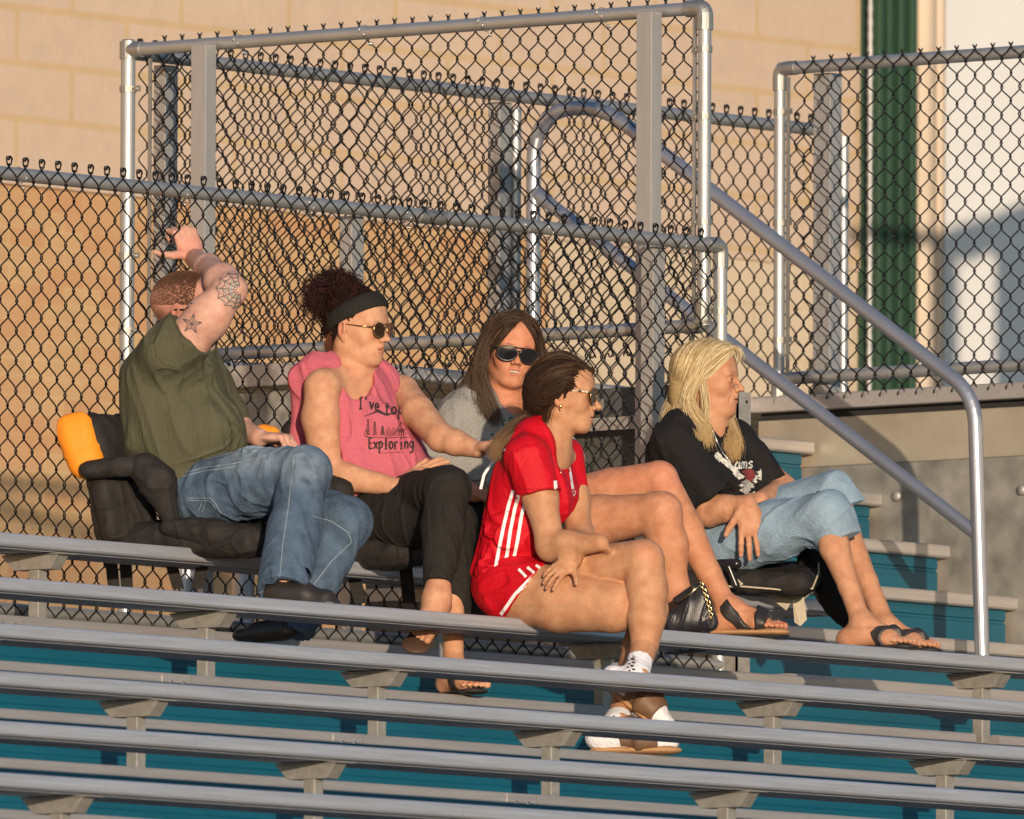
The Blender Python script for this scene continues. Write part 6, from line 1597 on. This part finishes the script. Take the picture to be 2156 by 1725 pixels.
# far armrest with its orange end
cushion(A, 'far_armrest', [J(500, 940, -.30), J(535, 930, -.26), J(575, 955, -.24)], [.03, .034, .03], M['canvas'])
cushion(A, 'orange_end', [J(540, 925, -.22), J(552, 915, -.21), J(572, 914, -.20)], [.022, .026, .024], M['orange'], dsp=folds([((1, .5, 0), 18, .002, None, 1)]))
for px, lean in ((232, 8), (262, 6), (350, 26), (438, -24)):
    b = MB(); p0, p1 = J(px, 1150, .05), J(px + lean, 1240, .02)
    for s_ in (0,): b.add([p0 - (.018, 0, 0), p0 + (.018, 0, 0), p1 + (.018, 0, 0), p1 - (.018, 0, 0), p0 - (.018, 0, .004), p0 + (.018, 0, -.004), p1 + (.018, 0, -.004), p1 - (.018, 0, .004)], [(0, 1, 2, 3), (7, 6, 5, 4), (0, 3, 7, 4), (1, 5, 6, 2)])
    V = np.concatenate(b.v); m2 = MB(); m2.add(A.W(V) - np.array(A.sroot.location), b.f); o = m2.build('webbing_strap', M['canvas']); o.parent = A.sroot
A = people[1]; J = A.J
A.sroot = thing('stadium_seat', 'black padded stadium seat under the woman in pink', 'stadium seat', P(790, 1190, 'y', .12), 'padded stadium seats on the top bench')
panel(A, 'backrest', [J(620, 905, .0), J(690, 900, -.30), J(700, 1140, -.28), J(640, 1150, .05)], .026, M['canvas'])
cushion(A, 'armrest', [J(690, 1020, .24), J(715, 1035, .26), J(735, 1075, .27)], [.030, .036, .030], M['canvas'])
panel(A, 'seat_cushion', [J(700, 1160, .12), J(800, 1140, -.20), J(900, 1150, .02), J(850, 1165, .26)], .036, M['canvas'])
for px, lean in ((735, 25), (852, 10)):
    p0, p1 = J(px, 1170, .1), J(px + lean, 1270, .06); m2 = MB()
    v = np.array([p0 - (.02, 0, 0), p0 + (.02, 0, 0), p1 + (.02, 0, 0), p1 - (.02, 0, 0), p0 - (.02, 0, .004), p0 + (.02, 0, -.004), p1 + (.02, 0, -.004), p1 - (.02, 0, .004)])
    m2.add(A.W(v) - np.array(A.sroot.location), [(0, 1, 2, 3), (7, 6, 5, 4), (0, 3, 7, 4), (1, 5, 6, 2)]); o = m2.build('webbing_strap', M['canvas']); o.parent = A.sroot
A = people[2]; J = A.J
A.sroot = thing('stadium_seat', 'black padded stadium seat under the woman in grey, mostly hidden by the girl in red', 'stadium seat', P(1090, 1200, 'y', .12), 'padded stadium seats on the top bench')
panel(A, 'backrest', [J(985, 1020, .02), J(1090, 1000, -.3), J(1100, 1160, -.28), J(995, 1170, .05)], .028, M['canvas'])
panel(A, 'seat_cushion', [J(1000, 1185, .14), J(1120, 1160, -.20), J(1220, 1170, .02), J(1130, 1190, .26)], .034, M['canvas'])
panel(A, 'side_panel', [J(985, 1020, .10), J(1010, 1015, .02), J(1015, 1290, .02), J(990, 1290, .10)], .020, M['canvas'])
A = people[4]; J = A.J
A.sroot = thing('stadium_seat', 'flat black folding stadium seat with tan piping under the blonde woman', 'stadium seat', P(1560, 1220, 'y', .12))
sc_ = panel(A, 'seat_cushion', [J(1445, 1222, .16), J(1590, 1205, -.18), J(1722, 1212, -.02), J(1690, 1228, .24)], .016, M['canvas'], rr=.01)
cushion(A, 'piping', [J(1540, 1232, .24), J(1640, 1240, .25), J(1708, 1238, .24), J(1722, 1205, .18), J(1722, 1185, .12)], [.003] * 5, M['tape'], sc_, k=.003, h=.002, dsp=lambda p: np.zeros(len(p)))
cushion(A, 'piping', [J(1508, 1180, .22), J(1545, 1215, .26), J(1560, 1228, .26), J(1545, 1236, .26), J(1500, 1225, .24)], [.003] * 5, M['tape'], sc_, k=.003, h=.002, dsp=lambda p: np.zeros(len(p)))
cushion(A, 'hinge_tube', [J(1512, 1188, .25), J(1548, 1186, .27)], [.017, .017], M['blackplastic'], k=.003, h=.003, dsp=lambda p: np.zeros(len(p)))
cushion(A, 'hinge_bracket', [J(1532, 1192, .27), J(1548, 1232, .27)], [.010, .012], M['blackplastic'], k=.003, h=.003, dsp=lambda p: np.zeros(len(p)))
panel(A, 'backrest', [J(1440, 1060, .10), J(1470, 1060, -.2), J(1500, 1200, -.18), J(1450, 1210, .12)], .022, M['canvas'])
A.sroot = thing('black_jacket', 'black jacket hanging off the end of the top bench behind the blonde woman\'s legs', 'jacket', P(1770, 1240, 'y', .1))
panel(A, 'cloth', [J(1700, 1165, .0), J(1770, 1165, -.08), J(1830, 1330, .05), J(1775, 1290, .10)], .030, M['blackcloth2'])
A.sroot = thing('paper_napkin', 'crumpled brown paper napkin hanging over the bench edge below the blonde woman', 'napkin', P(1650, 1250, 'y', 0))
def sheet(A, pts, m_, name, f):
    v = np.array([J(*p) for p in pts]); v2 = v + np.array([0, 0, -.0015]); n = len(v); m2 = MB()
    m2.add(A.W(np.vstack([v, v2])) - np.array(A.sroot.location), f + [tuple(i + n for i in q[::-1]) for q in f]); o = m2.build(name, m_); o.parent = A.sroot; return o
yw = J(1600, 1250, y=-.012)[2] + .01
sheet(A, [(1608, 1249, yw - .03), (1712, 1244, yw - .05), (1655, 1285, yw + .012), (1690, 1256, yw + .01), (1668, 1262, yw + .012), (1692, 1262, yw + .012), (1684, 1318, yw + .012), (1698, 1304, yw + .012), (1672, 1310, yw + .004)], M['paper'], 'paper', [(0, 4, 2), (0, 3, 4), (0, 1, 3), (3, 1, 5), (4, 3, 5), (4, 5, 7, 6, 8)])
# handbag on the second bench
A = people[3]; J = A.J
A.sroot = thing('handbag', 'small black leather handbag with gold chain standing on the second bench', 'handbag', P(1450, 1325, 'y', -.58))
zb = J(1450, 1325, y=-.56)[2]
hb = G(); 
for i in range(6):
    f = i / 5; hb.cone(J(1422 + 2 * f, 1318 - 10 * f, zb - .02), J(1498 - 18 * f, 1318 - 62 * f, zb - .01), .026 - .004 * f, .024 - .006 * f, .02)
hb.cone(J(1428, 1268, zb - .04), J(1475, 1240, zb - .02), .014, .016, .02)
V, Q = solid(hb, .003, disp=folds([((.4, 1, 0), 40, .003, None, 1)])); o = fastmesh('bag_body', A.W(V) - np.array(A.sroot.location), Q, M['blackbag'] if 'blackbag' in M else mat('bag_leather', (.020, .018, .020), .35, bump=.4, bscale=350), None); o.parent = A.sroot
for i in range(13):
    f = i / 12; c = J(1479 + 22 * f + 4 * math.sin(f * 3), 1230 + 76 * f, zb + .022); b = MB(); t_ = np.linspace(0, 2 * np.pi, 11)
    ax = np.array([1, 0, 0]) if i % 2 else np.array([.3, 0, 1]); b.tube([c + nrm(ax) * .0052 * math.cos(x) + UP * .0072 * math.sin(x) for x in t_], .0016, 5, cap=False)
    m2 = MB(); m2.add(A.W(np.concatenate(b.v)) - np.array(A.sroot.location), b.f); o = m2.build('chain_link', M['gold'], smooth=True); o.parent = A.sroot
b = MB(); b.tube([J(1432, 1272, zb - .02), J(1452, 1258, zb + .004), J(1478, 1236, zb + .012)], .0022, 6); m2 = MB(); m2.add(A.W(np.concatenate(b.v)) - np.array(A.sroot.location), b.f); o = m2.build('zip', M['gold'], smooth=True); o.parent = A.sroot
